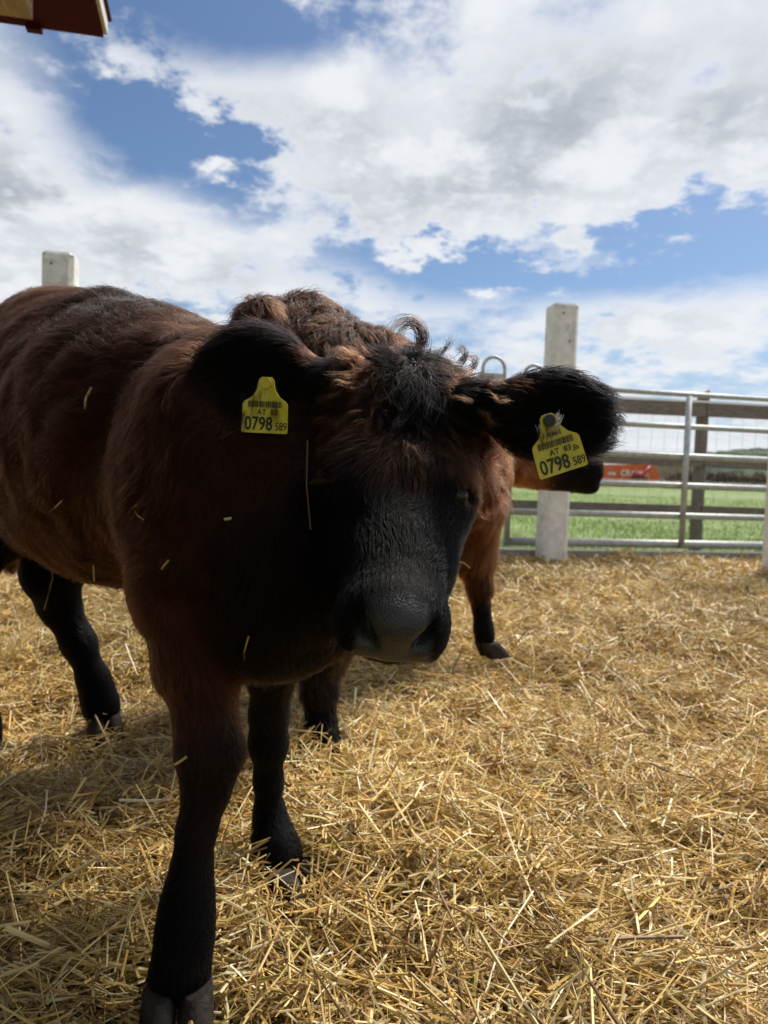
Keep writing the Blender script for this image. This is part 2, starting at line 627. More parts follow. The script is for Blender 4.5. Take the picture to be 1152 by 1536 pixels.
def grow_fur(name, parent, V, Q, N, flow, L, curl, col, count, material, seed, lay=None, width=.00035, lift=.45, clump=.6, cell=.010, npt=6, dens=None, Lmin=.003):
    r = np.random.default_rng(seed)
    T = np.concatenate([Q[:, [0, 1, 2]], Q[:, [0, 2, 3]]])
    ar = np.linalg.norm(np.cross(V[T[:, 1]] - V[T[:, 0]], V[T[:, 2]] - V[T[:, 0]]), axis=1) * .5
    cen = V[T].mean(1)
    nn = N[T].mean(1)
    face = ((CAM - cen) * nn).sum(1) / np.linalg.norm(CAM - cen, axis=1)
    wgt = ar * np.clip((face + .55) / .6, .12, 1.0)
    wgt = wgt * (L[T].mean(1) > Lmin)
    if dens is not None:
        wgt = wgt * dens[T].mean(1)
    wgt /= wgt.sum()
    t = r.choice(len(T), count, p=wgt)
    a, b = r.random(count), r.random(count)
    fl = a + b > 1
    a[fl], b[fl] = 1 - a[fl], 1 - b[fl]
    bw = np.stack([1 - a - b, a, b], -1)
    def ip(A):
        return (A[T[t]] * bw.reshape(len(t), 3, *([1] * (A.ndim - 1)))).sum(1)
    P, n, f, ln, cu, co = ip(V), ip(N), ip(flow), ip(L), ip(curl), ip(col)
    n /= np.linalg.norm(n, axis=1, keepdims=True)
    # soft wandering of the lie
    f = f + .30 * vnoise(P, seed + 1, 14) * (.5 + cu)[:, None] + .22 * vnoise(P, seed + 2, 55)
    f = f + r.normal(size=f.shape) * .10
    f = f - n * (f * n).sum(1)[:, None]
    f /= np.linalg.norm(f, axis=1, keepdims=True) + 1e-9
    side = np.cross(n, f)
    ln = ln * np.exp(r.normal(size=count) * .22) * (1 + .25 * vnoise(P, seed + 3, 30)[:, 0])
    ln = np.clip(ln, .002, None)
    al = lift * (1 + .35 * r.normal(size=count))
    if lay is not None:
        al = al * ip(lay)
    s = np.linspace(0, 1, npt)
    ph = (P @ np.array([70., 50, 60])) + r.normal(size=count) * .7
    X = np.zeros((count, npt, 3))
    for i, u in enumerate(s):
        ang = al * (1 - .75 * u)
        up = np.sin(ang) * u
        X[:, i] = P + ln[:, None] * (f * (np.cos(ang) * u)[:, None] + n * (up + .02)[:, None])
        wv = cu * ln * .18 * u * np.sin(ph + u * 5.5)
        wn = cu * ln * .10 * u * np.cos(ph * 1.3 + u * 6.0)
        X[:, i] += side * wv[:, None] + n * np.abs(wn)[:, None]
    # locks: the tips lean together
    wob = P + .25 * cell * vnoise(P, seed + 5, 120)
    key = np.floor(wob / cell).astype(np.int64)
    hsh = key[:, 0] * 73856093 ^ key[:, 1] * 19349663 ^ key[:, 2] * 83492791
    _, inv, cnt = np.unique(hsh, return_inverse=True, return_counts=True)
    mean = np.zeros((len(cnt), npt, 3))
    for i in range(npt):
        for c in range(3):
            mean[:, i, c] = np.bincount(inv, X[:, i, c], len(cnt)) / cnt
    lockw = np.random.default_rng(seed + 9).uniform(.4, 1.0, len(cnt))[inv] * clump
    for i, u in enumerate(s):
        X[:, i] += (mean[inv, i] - X[:, i]) * (lockw * u ** 1.2)[:, None]
    lock_tone = np.exp(np.random.default_rng(seed + 10).normal(size=len(cnt)) * .16)[inv]
    co = co * (lock_tone * np.exp(r.normal(size=count) * .18))[:, None]
    rad = width * np.clip(ln / .022, .6, 1.15) * (1 + .3 * r.normal(size=count)).clip(.5, 1.8)
    R = rad[:, None] * np.array([1.0, 1.0, .95, .8, .55, .18] if npt == 6 else np.linspace(1, .2, npt))[None]
    return add_curves(name, parent, X, R, np.clip(co, .001, .9), material)


def add_curves(name, parent, X, R, co, material):
    n, k = X.shape[:2]
    hc = bpy.data.hair_curves.new(name)
    hc.add_curves([k] * n)
    off = np.array(parent.location)
    hc.attributes['position'].data.foreach_set('vector', (X - off).astype(np.float32).ravel())
    ra = hc.attributes.get('radius') or hc.attributes.new('radius', 'FLOAT', 'POINT')
    ra.data.foreach_set('value', R.astype(np.float32).ravel())
    ca = hc.attributes.new('col', 'FLOAT_COLOR', 'CURVE')
    c = np.ones((n, 4), np.float32)
    c[:, :3] = co
    ca.data.foreach_set('color', c.ravel())
    hc.materials.append(material)
    o = bpy.data.objects.new(name, hc)
    link(o, parent)
    return o


skin_m = attr_mat('hide', .65, .07, bump=.35)
_t = NT(skin_m.node_tree)
_a = _t.new('ShaderNodeAttribute', attribute_name='moist')
_p = _t.n['Principled BSDF']
_t.put(_p.inputs['Specular IOR Level'], _t.mapr(_a.outputs['Fac'], 0.0, 1.0, .07, .42, False))
_t.put(_p.inputs['Roughness'], _t.mapr(_a.outputs['Fac'], 0.0, 1.0, .65, .42, False))
fur_m = hair_mat('coat_hair')
horn_m = mat('hoof_horn', (.024, .018, .0135), .7, spec=.25, var=.5, vscale=40, bump=.4, bscale=90, dark=(.055, .042, .032), dscale=25, damt=.5)
eye_m = mat('eye_dark', (.006, .004, .003), .12, spec=.3)
BLACK = (.0013, .0011, .0012)


def body_object(name, root, B, V, Q, cols, moist=None):
    me = mesh_np(name, V - np.array(root.location), Q)
    set_col(me, cols)
    if moist is not None:
        at = me.attributes.new('moist', 'FLOAT', 'POINT')
        at.data.foreach_set('value', np.asarray(moist, np.float32))
    me.materials.append(skin_m)
    return link(bpy.data.objects.new(name, me), root)


def hoof(root, top, toe, fwd, w, h, name='hoof'):
    """cloven hoof: two claws from the coronet 'top' down to the ground, pointing along fwd"""
    top = np.asarray(top, float)
    fwd = np.asarray(fwd, float); fwd = fwd / np.linalg.norm(fwd)
    lat = np.array([-fwd[1], fwd[0], 0.0])
    lat /= np.linalg.norm(lat)
    mb = MB()
    for sgn in (-1, 1):
        rings = []
        nseg = 14
        for (u, ln, wd, sh) in ((0.0, .74, .78, 0.0), (.12, .84, .90, .05), (.5, 1.0, 1.0, .24), (.92, 1.12, 1.04, .45), (1.0, 1.10, 1.0, .47)):
            c = top + np.array([0, 0, -h * u]) + fwd * (toe * sh) + lat * (sgn * w * .262)
            ring = []
            for k in range(nseg):
                a = 2 * math.pi * k / nseg
                ca, sa = math.cos(a), math.sin(a)
                x = math.copysign(abs(ca) ** .75, ca) * toe * .52 * ln
                y = math.copysign(abs(sa) ** .8, sa) * w * .255 * wd
                if ca > 0:      # toes close towards each other
                    y = y * (1 - .14 * ca) - sgn * .01 * w * ca
                ring.append(c + fwd * x + lat * y)
            rings.append(ring)
        vs = [p for r_ in rings for p in r_]
        fs = []
        for i in range(len(rings) - 1):
            for k in range(nseg):
                fs.append(((i + 1) * nseg + k, (i + 1) * nseg + (k + 1) % nseg, i * nseg + (k + 1) % nseg, i * nseg + k))
        mb.add(vs, fs, True)
        b = len(mb.v) - len(vs)
        mb.f += [tuple(b + k for k in range(nseg)), tuple(b + len(vs) - nseg + k for k in range(nseg - 1, -1, -1))]
        mb.sm += [False, False]
    return mb.build(name, horn_m, root)


# ------------------------------------------------------------------ the dark brown calf in front
HIND, FORE = np.array([-.84, 1.86, 0]), np.array([-.215, 1.11, 0])
FW = (FORE - HIND) / np.linalg.norm(FORE - HIND)
LF = np.array([-FW[1], FW[0], 0])          # the calf's own left


def Bp(s, t, z):
    return HIND + s * (FORE - HIND) + t * LF + np.array([0, 0, z])


BR = (.033, .0124, .0066)       # body brown
BR2 = (.048, .0175, .0088)       # redder flank and shoulder
RED = (.075, .027, .0125)        # forelock fringe
back = -FW * .8 + np.array([0, 0, -.45])
c1 = Body(.0062)
zax = (0, 0, 1)
AX = (FW, LF, zax)
# trunk
c1.ell(Bp(.46, 0, .735), (.50, .245, .270), AX, k=.08, flow=back, L=.032, col=BR, curl=.7)
c1.ell(Bp(.20, 0, .79), (.34, .235, .275), AX, k=.10, flow=back, L=.032, col=BR, curl=.7)
c1.ell(Bp(.00, 0, .83), (.27, .215, .265), AX, k=.10, flow=back, L=.032, col=BR, curl=.7)
c1.ell(Bp(.95, .01, .655), (.25, .150, .220), AX, k=.08, flow=back, L=.034, col=BR2, curl=.8)
c1.cone(Bp(-.12, 0, 1.045), .075, Bp(.45, 0, .93), .07, k=.10, flow=back, L=.030, col=BR2, curl=.6)
c1.cone(Bp(.45, 0, .945), .07, Bp(1.0, 0, .81), .055, k=.08, flow=back, L=.026, col=(.018, .0092, .0068), curl=.4)
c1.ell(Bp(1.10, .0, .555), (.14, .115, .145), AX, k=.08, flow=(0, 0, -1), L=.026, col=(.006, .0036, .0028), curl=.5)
# shoulders and thighs
for sd in (-1, 1):
    c1.ell(Bp(1.0, sd * .092, .67), (.12, .070, .175), AX, k=.06, flow=back, L=.034, col=BR2, curl=.8)
    c1.ell(Bp(-.02, sd * .12, .70), (.18, .09, .24), AX, k=.08, flow=back, L=.026, col=BR, curl=.4)
# head frame
E_ = U(601, 706, .905)
Mz = U(604, 928, .705)
hv = Mz - E_
hv /= np.linalg.norm(hv)
hu = np.array([1.0, .15, -.075])
hu -= hv * (hu @ hv)
hu /= np.linalg.norm(hu)
hw = np.cross(hv, hu)
if hw[2] < 0:
    hw = -hw
HA = (hu, hv, hw)


def Hp(u, v, w):
    return E_ + u * hu + v * hv + w * hw


# neck
NK = (.044, .0170, .0092)
c1.cone(Bp(.98, 0, .70), .138, Hp(.0, -.08, -.20), .105, k=.07, flow=back, L=.034, col=(.054, .0205, .0105), curl=.6, ax=zax, s=1.18)
c1.cone(Bp(1.0, 0, .82), .055, Hp(0, -.17, -.12), .055, k=.06, flow=back, L=.032, col=NK, curl=.6)
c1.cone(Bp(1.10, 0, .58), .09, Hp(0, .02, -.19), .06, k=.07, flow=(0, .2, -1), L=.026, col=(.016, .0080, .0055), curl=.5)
# skull
fd = hv
c1.ell(Hp(0, -.085, -.060), (.100, .105, .085), HA, k=.03, flow=fd, L=.03, col=BLACK)
c1.ell(Hp(0, -.060, -.025), (.088, .11, .050), HA, k=.03, flow=fd, L=.03, col=BLACK)
c1.ell(Hp(.004, -.140, .012), (.072, .06, .058), HA, k=.04, flow=-fd, L=.035, col=BLACK)
for sd in (-1, 1):
    c1.ell(Hp(sd * .078, -.012, -.048), (.026, .042, .034), HA, k=.03, flow=fd, L=.012, col=BLACK)
    c1.ell(Hp(sd * .054, .040, -.095), (.034, .085, .062), HA, k=.04, flow=fd, L=.016, col=BLACK)
    c1.ell(Hp(sd * .066, -.125, -.028), (.046, .055, .052), HA, k=.04, flow=sd * hu, L=.03, col=BLACK)
    c1.ell(Hp(sd * .092, -.118, -.085), (.04, .035, .035), HA, k=.03, flow=sd * hu, L=.02, col=BLACK)
c1.cone(Hp(0, 0, -.055), .068, Hp(0, .185, -.056), .0475, k=.03, flow=fd, L=.016, col=BLACK, ax=hu, s=1.12)
c1.cone(Hp(0, .02, -.14), .046, Hp(0, .165, -.098), .030, k=.03, flow=fd, L=.014, col=BLACK, ax=hu, s=1.15)
# muzzle
c1.ell(Hp(0, .196, -.057), (.053, .042, .044), HA, k=.03, flow=fd, L=.004, col=BLACK)
c1.ell(Hp(0, .212, -.030), (.036, .030, .022), HA, k=.02, flow=fd, L=.0, col=BLACK)
for sd in (-1, 1):
    c1.ell(Hp(sd * .037, .204, -.064), (.021, .030, .030), HA, k=.018, flow=fd, L=.002, col=BLACK)
c1.ell(Hp(0, .168, -.096), (.040, .036, .022), HA, k=.018, flow=fd, L=.004, col=BLACK)
for sd in (-1, 1):
    # nostrils: slanting commas that open outwards
    c1.ell(Hp(sd * .030, .240, -.040), (.0165, .0085, .032), (.57 * sd * hu + .82 * hw, .82 * sd * hu - .57 * hw, hv), k=.007, sub=True)
    c1.ell(Hp(sd * .045, .232, -.021), (.0110, .0048, .018), (.80 * sd * hu + .60 * hw, .60 * sd * hu - .80 * hw, hv), k=.006, sub=True)
    c1.ell(Hp(sd * .086, 0, -.016), (.017, .021, .012), HA, k=.012, sub=True)
c1.ell(Hp(0, .236, -.086), (.048, .034, .0050), HA, k=.010, sub=True)      # mouth line
# ears: hairy leaves, hollow towards the front
EARS = {}
cv = np.array([0, -1.0, 0.1])
for nm, root_p, tip_p, rl, rh, drop in (('a', U(478, 566, .985), U(322, 556, .985), .077, .074, 12), ('b', U(735, 606, .955), U(900, 618, .93), .078, .058, 10)):
    d = tip_p - root_p
    d /= np.linalg.norm(d)
    up = np.array([0, 0, 1.0]); up -= d * (up @ d); up /= np.linalg.norm(up)
    nrm = np.cross(d, up)
    if nrm @ cv < 0:
        nrm = -nrm
    cen = (root_p * .42 + tip_p * .58) - up * drop * .0009
    EARS[nm] = (root_p, tip_p, d, up, nrm, cen)
    fl_e = d * 1.0 - up * .25
    c1.cone(root_p - d * .03, .024, cen - d * .03, .030, k=.03, flow=fl_e, L=.024, col=BLACK, curl=.4)
    c1.ell(cen, (rl, rh, .024), (d, up, nrm), k=.02, flow=fl_e, L=.026, col=BLACK, curl=.4)
    c1.ell(cen + nrm * .026 - up * .010, (rl * .82, rh * .70, .018), (d, up, nrm), k=.014, sub=True)
# fore leg near the viewer (its own right)
BLK2 = (.0026, .0023, .0025)
legA = [(U(300, 780, 1.07), .085), (U(292, 880, 1.05), .076), (U(293, 985, 1.02), .050), (U(307, 1075, .985), .0375)]
c1.chain(legA, k=.035, L=.024, col=BR2, curl=.5)
legA2 = [(U(307, 1075, .985), .0375), (U(315, 1130, .97), .0405), (U(309, 1188, .965), .0275), (U(295, 1245, .955), .0225), (U(288, 1300, .948), .0225), (U(282, 1350, .94), .0300),
         (U(278, 1392, .932), .0325), (U(275, 1425, .925), .0310), (U(270, 1456, .917), .0385)]
c1.chain(legA2, k=.022, L=.007, col=BLK2, curl=.1)
# other fore leg
legB = [(U(415, 900, 1.19), .075), (U(408, 985, 1.215), .042), (U(404, 1070, 1.24), .029)]
c1.chain(legB, k=.035, L=.018, col=(.006, .0042, .0036), curl=.4)
legB2 = [(U(404, 1070, 1.24), .029), (U(403, 1115, 1.25), .0295), (U(402, 1170, 1.26), .0215), (U(404, 1220, 1.26), .0235), (U(409, 1255, 1.25), .032), (U(419, 1280, 1.24), .033), (U(424, 1294, 1.235), .036)]
c1.chain(legB2, k=.022, L=.007, col=BLK2, curl=.1)
# hind legs
legC = [(Bp(-.02, .12, .62), .11), (U(78, 860, 1.83), .066), (U(88, 905, 1.87), .046), (U(118, 965, 1.89), .036), (U(141, 1020, 1.91), .034), (U(150, 1052, 1.92), .040), (U(153, 1064, 1.92), .041)]
c1.chain(legC, k=.035, L=.010, col=BLK2, curl=.2)
legD = [(Bp(-.02, -.12, .62), .11), (U(-62, 860, 1.66), .066), (U(-52, 915, 1.70), .046), (U(-42, 985, 1.71), .036), (U(-36, 1050, 1.71), .034), (U(-32, 1090, 1.71), .040), (U(-28, 1115, 1.71), .042)]
c1.chain(legD, k=.035, L=.010, col=BLK2, curl=.2)
# tail, hanging behind
c1.chain([(Bp(-.26, 0, 1.0), .035), (Bp(-.34, -.01, .86), .026), (Bp(-.35, -.02, .60), .020), (Bp(-.34, -.02, .42), .026)], k=.03, L=.03, col=BR, curl=.4)

V1, Q1 = c1.mesh()
N1 = vert_normals(V1, Q1)
flow1, L1, cu1, co1 = c1.coat(V1)
# finer rules for the head
hp = np.stack([(V1 - E_) @ hu, (V1 - E_) @ hv, (V1 - E_) @ hw], -1)
hd_d = np.min([c1.dist(p, V1) for p in c1.pr if not p['sub'] and p['col'] is BLACK and p['t'] == 'e'], 0)
ear_d = np.min([c1.dist(p, V1) for p in c1.pr if not p['sub'] and p['col'] is BLACK and p['L'] in (.024, .026)], 0)
head = np.clip(1 - hd_d / .025, 0, 1) * np.clip(ear_d / .02, 0, 1) * (hp[:, 2] > -.17)
u_, v_, w_ = hp.T
# lie: radiates from a whorl on the forehead, then runs down the face
ru, rv = u_ * 1.0, v_ + .155
rr = np.sqrt(ru ** 2 + rv ** 2) + 1e-6
rad3 = (ru / rr)[:, None] * hu + (rv / rr)[:, None] * hv
fdn = rad3 + np.clip((v_ + .03) / .10, 0, 1)[:, None] * hv * 1.2 + np.sign(u_)[:, None] * hu * .35 * np.clip(1 - np.abs(v_ + .02) / .1, 0, 1)[:, None]
flow1 = flow1 * (1 - head)[:, None] + fdn * head[:, None]
top = np.clip((-v_ + .03) / .10, 0, 1)
Lh = .013 + .017 * np.clip((.17 - v_) / .14, 0, 1) + .016 * top
Lh = np.maximum(Lh * np.clip((.21 - v_) / .06, .1, 1), .0095)
side_t = np.clip((np.abs(u_) - .06) / .03, 0, 1) * np.clip((v_ + .05) / .04, 0, 1)
Lh = Lh * (1 - .45 * side_t)
cuh = .15 + .95 * top
bl = np.array(BLACK)
fringe = np.clip((np.abs(u_ - .004) - .020) / .025, 0, 1) * np.clip((-v_ - .005) / .05, 0, 1)
mid = np.exp(-((np.abs(u_) - .014) / .020) ** 2) * np.clip((.10 - v_) / .08, 0, 1) * np.clip((v_ + .08) / .05, 0, 1)
coh = bl + (np.array(RED) - bl) * np.clip(fringe * 1.0 + mid * .62, 0, 1)[:, None]
L1 = L1 * (1 - head) + Lh * head
cu1 = cu1 * (1 - head) + cuh * head
co1 = co1 * (1 - head)[:, None] + coh * head[:, None]
# bare nose pad, lips and lids
pd = np.clip((v_ - .206) / .012, 0, 1) * np.clip((.036 + .25 * np.clip(-w_ - .02, 0, .05) - np.abs(u_)) / .008, 0, 1) * np.clip((w_ + .10) / .01, 0, 1) * (hd_d < .04)
edge_n = vnoise(V1, 31, 160)[:, 0] * .15
pd = np.clip(pd + edge_n * (pd > .02) * (pd < .98), 0, 1)
L1 = np.where(pd > .55, 0, L1)
co1 = co1 * (1 - pd)[:, None] + np.array([.023, .0215, .0212]) * pd[:, None]
for sd in (-1, 1):
    e_ = np.linalg.norm((hp - np.array([sd * .085, 0, -.015])) / np.array([.020, .022, .016]), axis=1) < 1
    L1[e_] = 0
# patches in the brown coat: darker seams, blacker brisket and elbow
pn = vnoise(V1, 91, 9)[:, 0]
brown = np.clip((co1[:, 0] - .005) / .008, 0, 1)
co1 = co1 * (1 + .28 * pn * brown)[:, None]
inner = hp[:, 2] < -.12
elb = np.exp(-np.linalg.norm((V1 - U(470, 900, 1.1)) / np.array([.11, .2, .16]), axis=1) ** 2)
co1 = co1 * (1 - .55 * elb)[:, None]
# a brown streak down the outside of the near leg
st = np.exp(-(((V1 @ LF) - (U(272, 1180, .965) @ LF)) / .020) ** 2) * np.clip((.44 - V1[:, 2]) / .06, 0, 1) * np.clip((V1[:, 2] - .13) / .14, 0, 1) * (np.linalg.norm(V1[:, :2] - U(300, 1180, .965)[:2], axis=1) < .09)
co1 = co1 + st[:, None] * np.array([.012, .006, .004])
knot = head * np.clip((-v_ - .05) / .04, 0, 1)
calf = empty('calf', (FORE[0], FORE[1], 0))
tag(calf, 'dark brown calf facing the camera, yellow tags in both black ears', 'calf', 'calves in the straw pen')
body1 = body_object('body', calf, c1, V1, Q1, co1, pd)
FUR = True
if FUR:
    grow_fur('fur', calf, V1, Q1, N1, flow1, L1, cu1, co1, 440000, fur_m, 11, lay=1 - head * (.55 * np.clip((v_ + .04) / .04, 0, 1) + .10 * np.clip((v_ - .10) / .05, 0, 1)), width=.00021, lift=.42, clump=.62, cell=.0095)
    grow_fur('topknot', calf, V1, Q1, N1, flow1, np.where(knot > .25, .020 + .034 * np.clip((-v_ - .07) / .06, 0, 1), 0.0), cu1 * 1.5 + .3, co1, 42000, fur_m, 17, width=.00021, lift=.62, clump=.9, cell=.017, npt=6, dens=knot)

# eyes and hooves
for sd in (-1, 1):
    me = bpy.data.meshes.new('eye')
    import bmesh
    bm = bmesh.new()
    bmesh.ops.create_uvsphere(bm, u_segments=24, v_segments=16, radius=.0155)
    bm.to_mesh(me); bm.free()
    me.polygons.foreach_set('use_smooth', [True] * len(me.polygons))
    me.materials.append(eye_m)
    eo = bpy.data.objects.new('eye', me)
    link(eo, calf)
    eo.location = Vector(Hp(sd * .077, 0, -.0265)) - calf.location
hoof(calf, U(267, 1474, .905), .098, (.22, -.97, 0), .090, .080)
hoof(calf, U(440, 1300, 1.205), .090, (.62, -.78, 0), .088, .056)
hoof(calf, U(156, 1070, 1.91), .080, (.5, -.86, 0), .085, .055)
hoof(calf, U(-28, 1110, 1.70), .080, (.5, -.86, 0), .085, .055)


# ------------------------------------------------------------------ the chestnut calf behind
H2, F2 = np.array([-.25, 1.80, 0]), np.array([.27, 2.82, 0])
G2 = (F2 - H2) / np.linalg.norm(F2 - H2)
GL = np.array([-G2[1], G2[0], 0])


def Cp(s, t, z):
    return H2 + s * (F2 - H2) + t * GL + np.array([0, 0, z])


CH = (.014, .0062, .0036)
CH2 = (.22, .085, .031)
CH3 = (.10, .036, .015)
A2 = (G2, GL, zax)
bk2 = -G2 * .6 + np.array([0, 0, -.8])
c2 = Body(.0095)
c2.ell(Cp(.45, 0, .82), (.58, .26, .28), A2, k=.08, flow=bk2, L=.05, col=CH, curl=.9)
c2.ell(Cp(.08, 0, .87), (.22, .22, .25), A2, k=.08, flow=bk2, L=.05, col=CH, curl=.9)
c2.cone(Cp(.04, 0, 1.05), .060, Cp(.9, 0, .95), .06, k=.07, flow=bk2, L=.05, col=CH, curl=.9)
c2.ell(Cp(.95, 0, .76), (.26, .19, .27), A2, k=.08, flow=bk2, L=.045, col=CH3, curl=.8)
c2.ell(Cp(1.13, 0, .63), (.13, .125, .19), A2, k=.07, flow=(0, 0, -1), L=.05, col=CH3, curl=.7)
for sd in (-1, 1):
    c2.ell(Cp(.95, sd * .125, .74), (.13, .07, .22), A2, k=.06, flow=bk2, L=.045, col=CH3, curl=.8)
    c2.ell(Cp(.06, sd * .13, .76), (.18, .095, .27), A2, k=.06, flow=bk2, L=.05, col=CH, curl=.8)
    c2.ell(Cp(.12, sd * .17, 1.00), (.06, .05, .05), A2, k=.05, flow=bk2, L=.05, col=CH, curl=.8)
pol = U(768, 648, 2.95)
mzz = U(897, 708, 3.02)
h2v = mzz - pol
h2v /= np.linalg.norm(h2v)
h2l = np.cross(h2v, zax); h2l /= np.linalg.norm(h2l)
h2u = np.cross(h2l, h2v)
HA2 = (h2v, h2l, h2u)
c2.cone(Cp(1.0, 0, .86), .165, U(768, 662, 2.95), .095, k=.06, flow=(-.2, -.1, -1), L=.045, col=CH2, curl=.6, ax=zax, s=1.15)
c2.ell(U(778, 655, 2.95), (.11, .082, .092), HA2, k=.04, flow=h2v, L=.03, col=CH2, curl=.5)
c2.cone(U(795, 672, 2.96), .080, U(878, 698, 3.01), .055, k=.03, flow=h2v, L=.014, col=(.005, .003, .0025), curl=.2)
c2.cone(U(780, 704, 2.95), .066, U(800, 708, 2.96), .062, k=.03, flow=h2v, L=.022, col=CH2, curl=.3)
c2.cone(U(812, 711, 2.97), .060, U(872, 721, 3.0), .048, k=.03, flow=h2v, L=.014, col=(.004, .0026, .0022), curl=.3)
c2.ell(U(880, 705, 3.01), (.074, .058, .066), HA2, k=.03, flow=h2v, L=.006, col=BLACK, curl=.1)
c2.ell(U(882, 728, 3.01), (.046, .045, .034), HA2, k=.02, flow=h2v, L=.006, col=BLACK, curl=.1)
for sd in (-1, 1):
    rp = U(770, 640, 2.95) + sd * h2l * .085
    tp = rp + np.array([-.10, 0, -.03]) + sd * h2l * .09
    dd = (tp - rp) / np.linalg.norm(tp - rp)
    uu = np.array([0, 0, 1.0]); uu -= dd * (uu @ dd); uu /= np.linalg.norm(uu)
    c2.ell((rp + tp) / 2, (.085, .05, .022), (dd, uu, np.cross(dd, uu)), k=.02, flow=dd, L=.03, col=CH, curl=.3)
    c2.cone(mzz + h2l * sd * .030 + h2u * .012 + h2v * .012, .012, mzz + h2l * sd * .048 + h2u * .02 - h2v * .006, .008, k=.008, sub=True)
legs2 = {
    'hr': [(Cp(.03, -.13, .70), .115), (U(478, 970, 1.80), .060), (U(480, 1030, 1.78), .038), (U(482, 1085, 1.765), .032), (U(487, 1120, 1.75), .038), (U(491, 1136, 1.74), .040)],
    'hl': [(Cp(.03, .13, .70), .115), (Cp(-.06, .13, .42), .060), (Cp(-.08, .13, .32), .040), (Cp(-.06, .13, .16), .034), (Cp(-.04, .13, .07), .040)],
    'fr': [(Cp(.97, -.12, .70), .095), (U(712, 830, 2.78), .066), (U(720, 880, 2.77), .040), (U(722, 915, 2.76), .029), (U(725, 940, 2.755), .033), (U(727, 954, 2.75), .038)],
    'fl': [(Cp(.97, .12, .70), .095), (Cp(1.0, .12, .42), .062), (Cp(1.0, .12, .30), .040), (Cp(1.0, .12, .16), .030), (Cp(1.0, .12, .07), .038)],
}
for kk, pts in legs2.items():
    c2.chain(pts[:3], k=.035, L=.05, col=CH3 if kk[0] == 'f' else (.018, .011, .0075), curl=.7)
    c2.chain(pts[2:], k=.025, L=.012, col=(.0035, .0027, .0024), curl=.3)
c2.chain([(Cp(-.10, 0, 1.05), .045), (Cp(-.17, 0, .95), .03), (Cp(-.19, 0, .65), .02), (Cp(-.18, 0, .40), .03)], k=.03, L=.04, col=CH, curl=.6)
V2, Q2 = c2.mesh()
N2 = vert_normals(V2, Q2)
flow2, L2, cu2, co2 = c2.coat(V2)
bare = np.linalg.norm(V2 - (mzz + h2v * .03), axis=1) < .045
L2[bare] = 0
co2 = co2 * (1 + .25 * vnoise(V2, 55, 10)[:, :1])
calf2 = empty('calf', (F2[0], F2[1], 0))
tag(calf2, 'shaggy chestnut calf standing behind, its black muzzle turned to the gate', 'calf', 'calves in the straw pen')
body2 = body_object('body', calf2, c2, V2, Q2, co2)

if FUR:
    grow_fur('fur', calf2, V2, Q2, N2, flow2, L2, cu2, co2, 170000, fur_m, 23, width=.00042, lift=.5, clump=.75, cell=.022)
for sd in (-1, 1):
    me = bpy.data.meshes.new('eye')
    bm = bmesh.new()
    bmesh.ops.create_uvsphere(bm, u_segments=20, v_segments=12, radius=.018)
    bm.to_mesh(me); bm.free()
    me.polygons.foreach_set('use_smooth', [True] * len(me.polygons))
    me.materials.append(eye_m)
    eo = bpy.data.objects.new('eye', me)
    link(eo, calf2)
    eo.location = Vector(U(808, 668, 2.96) + sd * h2l * .074) - calf2.location
hoof(calf2, U(496, 1146, 1.735), .085, tuple(G2 + np.array([.3, -.6, 0])), .085, .05)
hoof(calf2, Cp(-.03, .13, .055), .085, tuple(G2), .085, .05)
hoof(calf2, U(730, 962, 2.745), .090, (.8, .45, 0), .085, .06)
hoof(calf2, Cp(1.02, .12, .055), .085, tuple(G2), .085, .05)

# ------------------------------------------------------------------ straw bed
def stalks(n, x, y, length, width, z, pitch, seed, segs=2):
    r = np.random.default_rng(seed)
    az = 2.6 * vnoise(np.stack([x, y, 0 * x], -1), 501, 4.5)[:, 0] + r.normal(size=n) * 1.0
    d = np.stack([np.cos(az) * np.cos(pitch), np.sin(az) * np.cos(pitch), np.sin(pitch)], -1)
    sd = np.stack([-np.sin(az), np.cos(az), np.zeros(n)], -1)
    up = np.cross(d, sd)
    roll = r.uniform(-.9, .9, n)
    s2 = sd * np.cos(roll)[:, None] + up * np.sin(roll)[:, None]
    u2 = np.cross(d, s2)
    c = np.stack([x, y, z], -1)
    bend = r.normal(size=n) * .10 * length
    bend2 = r.normal(size=n) * .05 * length
    rings = []
    for k in range(segs + 1):
        t = k / segs - .5
        p = c + d * (length * t)[:, None] + s2 * (bend * (.25 - t * t) * 2)[:, None] + u2 * (bend2 * (.25 - t * t) * 2)[:, None]
        w = (width * .5)[:, None]
        rings += [p - s2 * w, p + u2 * w * .75, p + s2 * w]
    V = np.stack(rings, 1)
    nv = V.shape[1]
    q = []
    for k in range(segs):
        o = 3 * k
        q += [(o, o + 3, o + 4, o + 1), (o + 1, o + 4, o + 5, o + 2)]
    Qd = (np.arange(n) * nv)[:, None, None] + np.array(q)[None]
    return V.reshape(-1, 3), Qd.reshape(-1, 4), nv


PAL = np.array([(.70, .46, .140), (.78, .55, .200), (.84, .66, .31), (.58, .36, .105), (.40, .23, .075), (.90, .78, .50), (.24, .14, .052), (.70, .54, .17)])
PWT = np.array([.24, .24, .14, .14, .10, .06, .05, .03])


def wedge(n, y0, y1, r, half=.64, pad=.38):
    # area-uniform sampling of the visible wedge
    y = np.empty(0)
    while len(y) < n:
        c = r.uniform(y0, y1, n * 2)
        y = np.concatenate([y, c[r.random(len(c)) < (half * c + pad) / (half * y1 + pad)]])
    y = y[:n]
    x = r.uniform(-1, 1, n) * (half * y + pad)
    return x, y


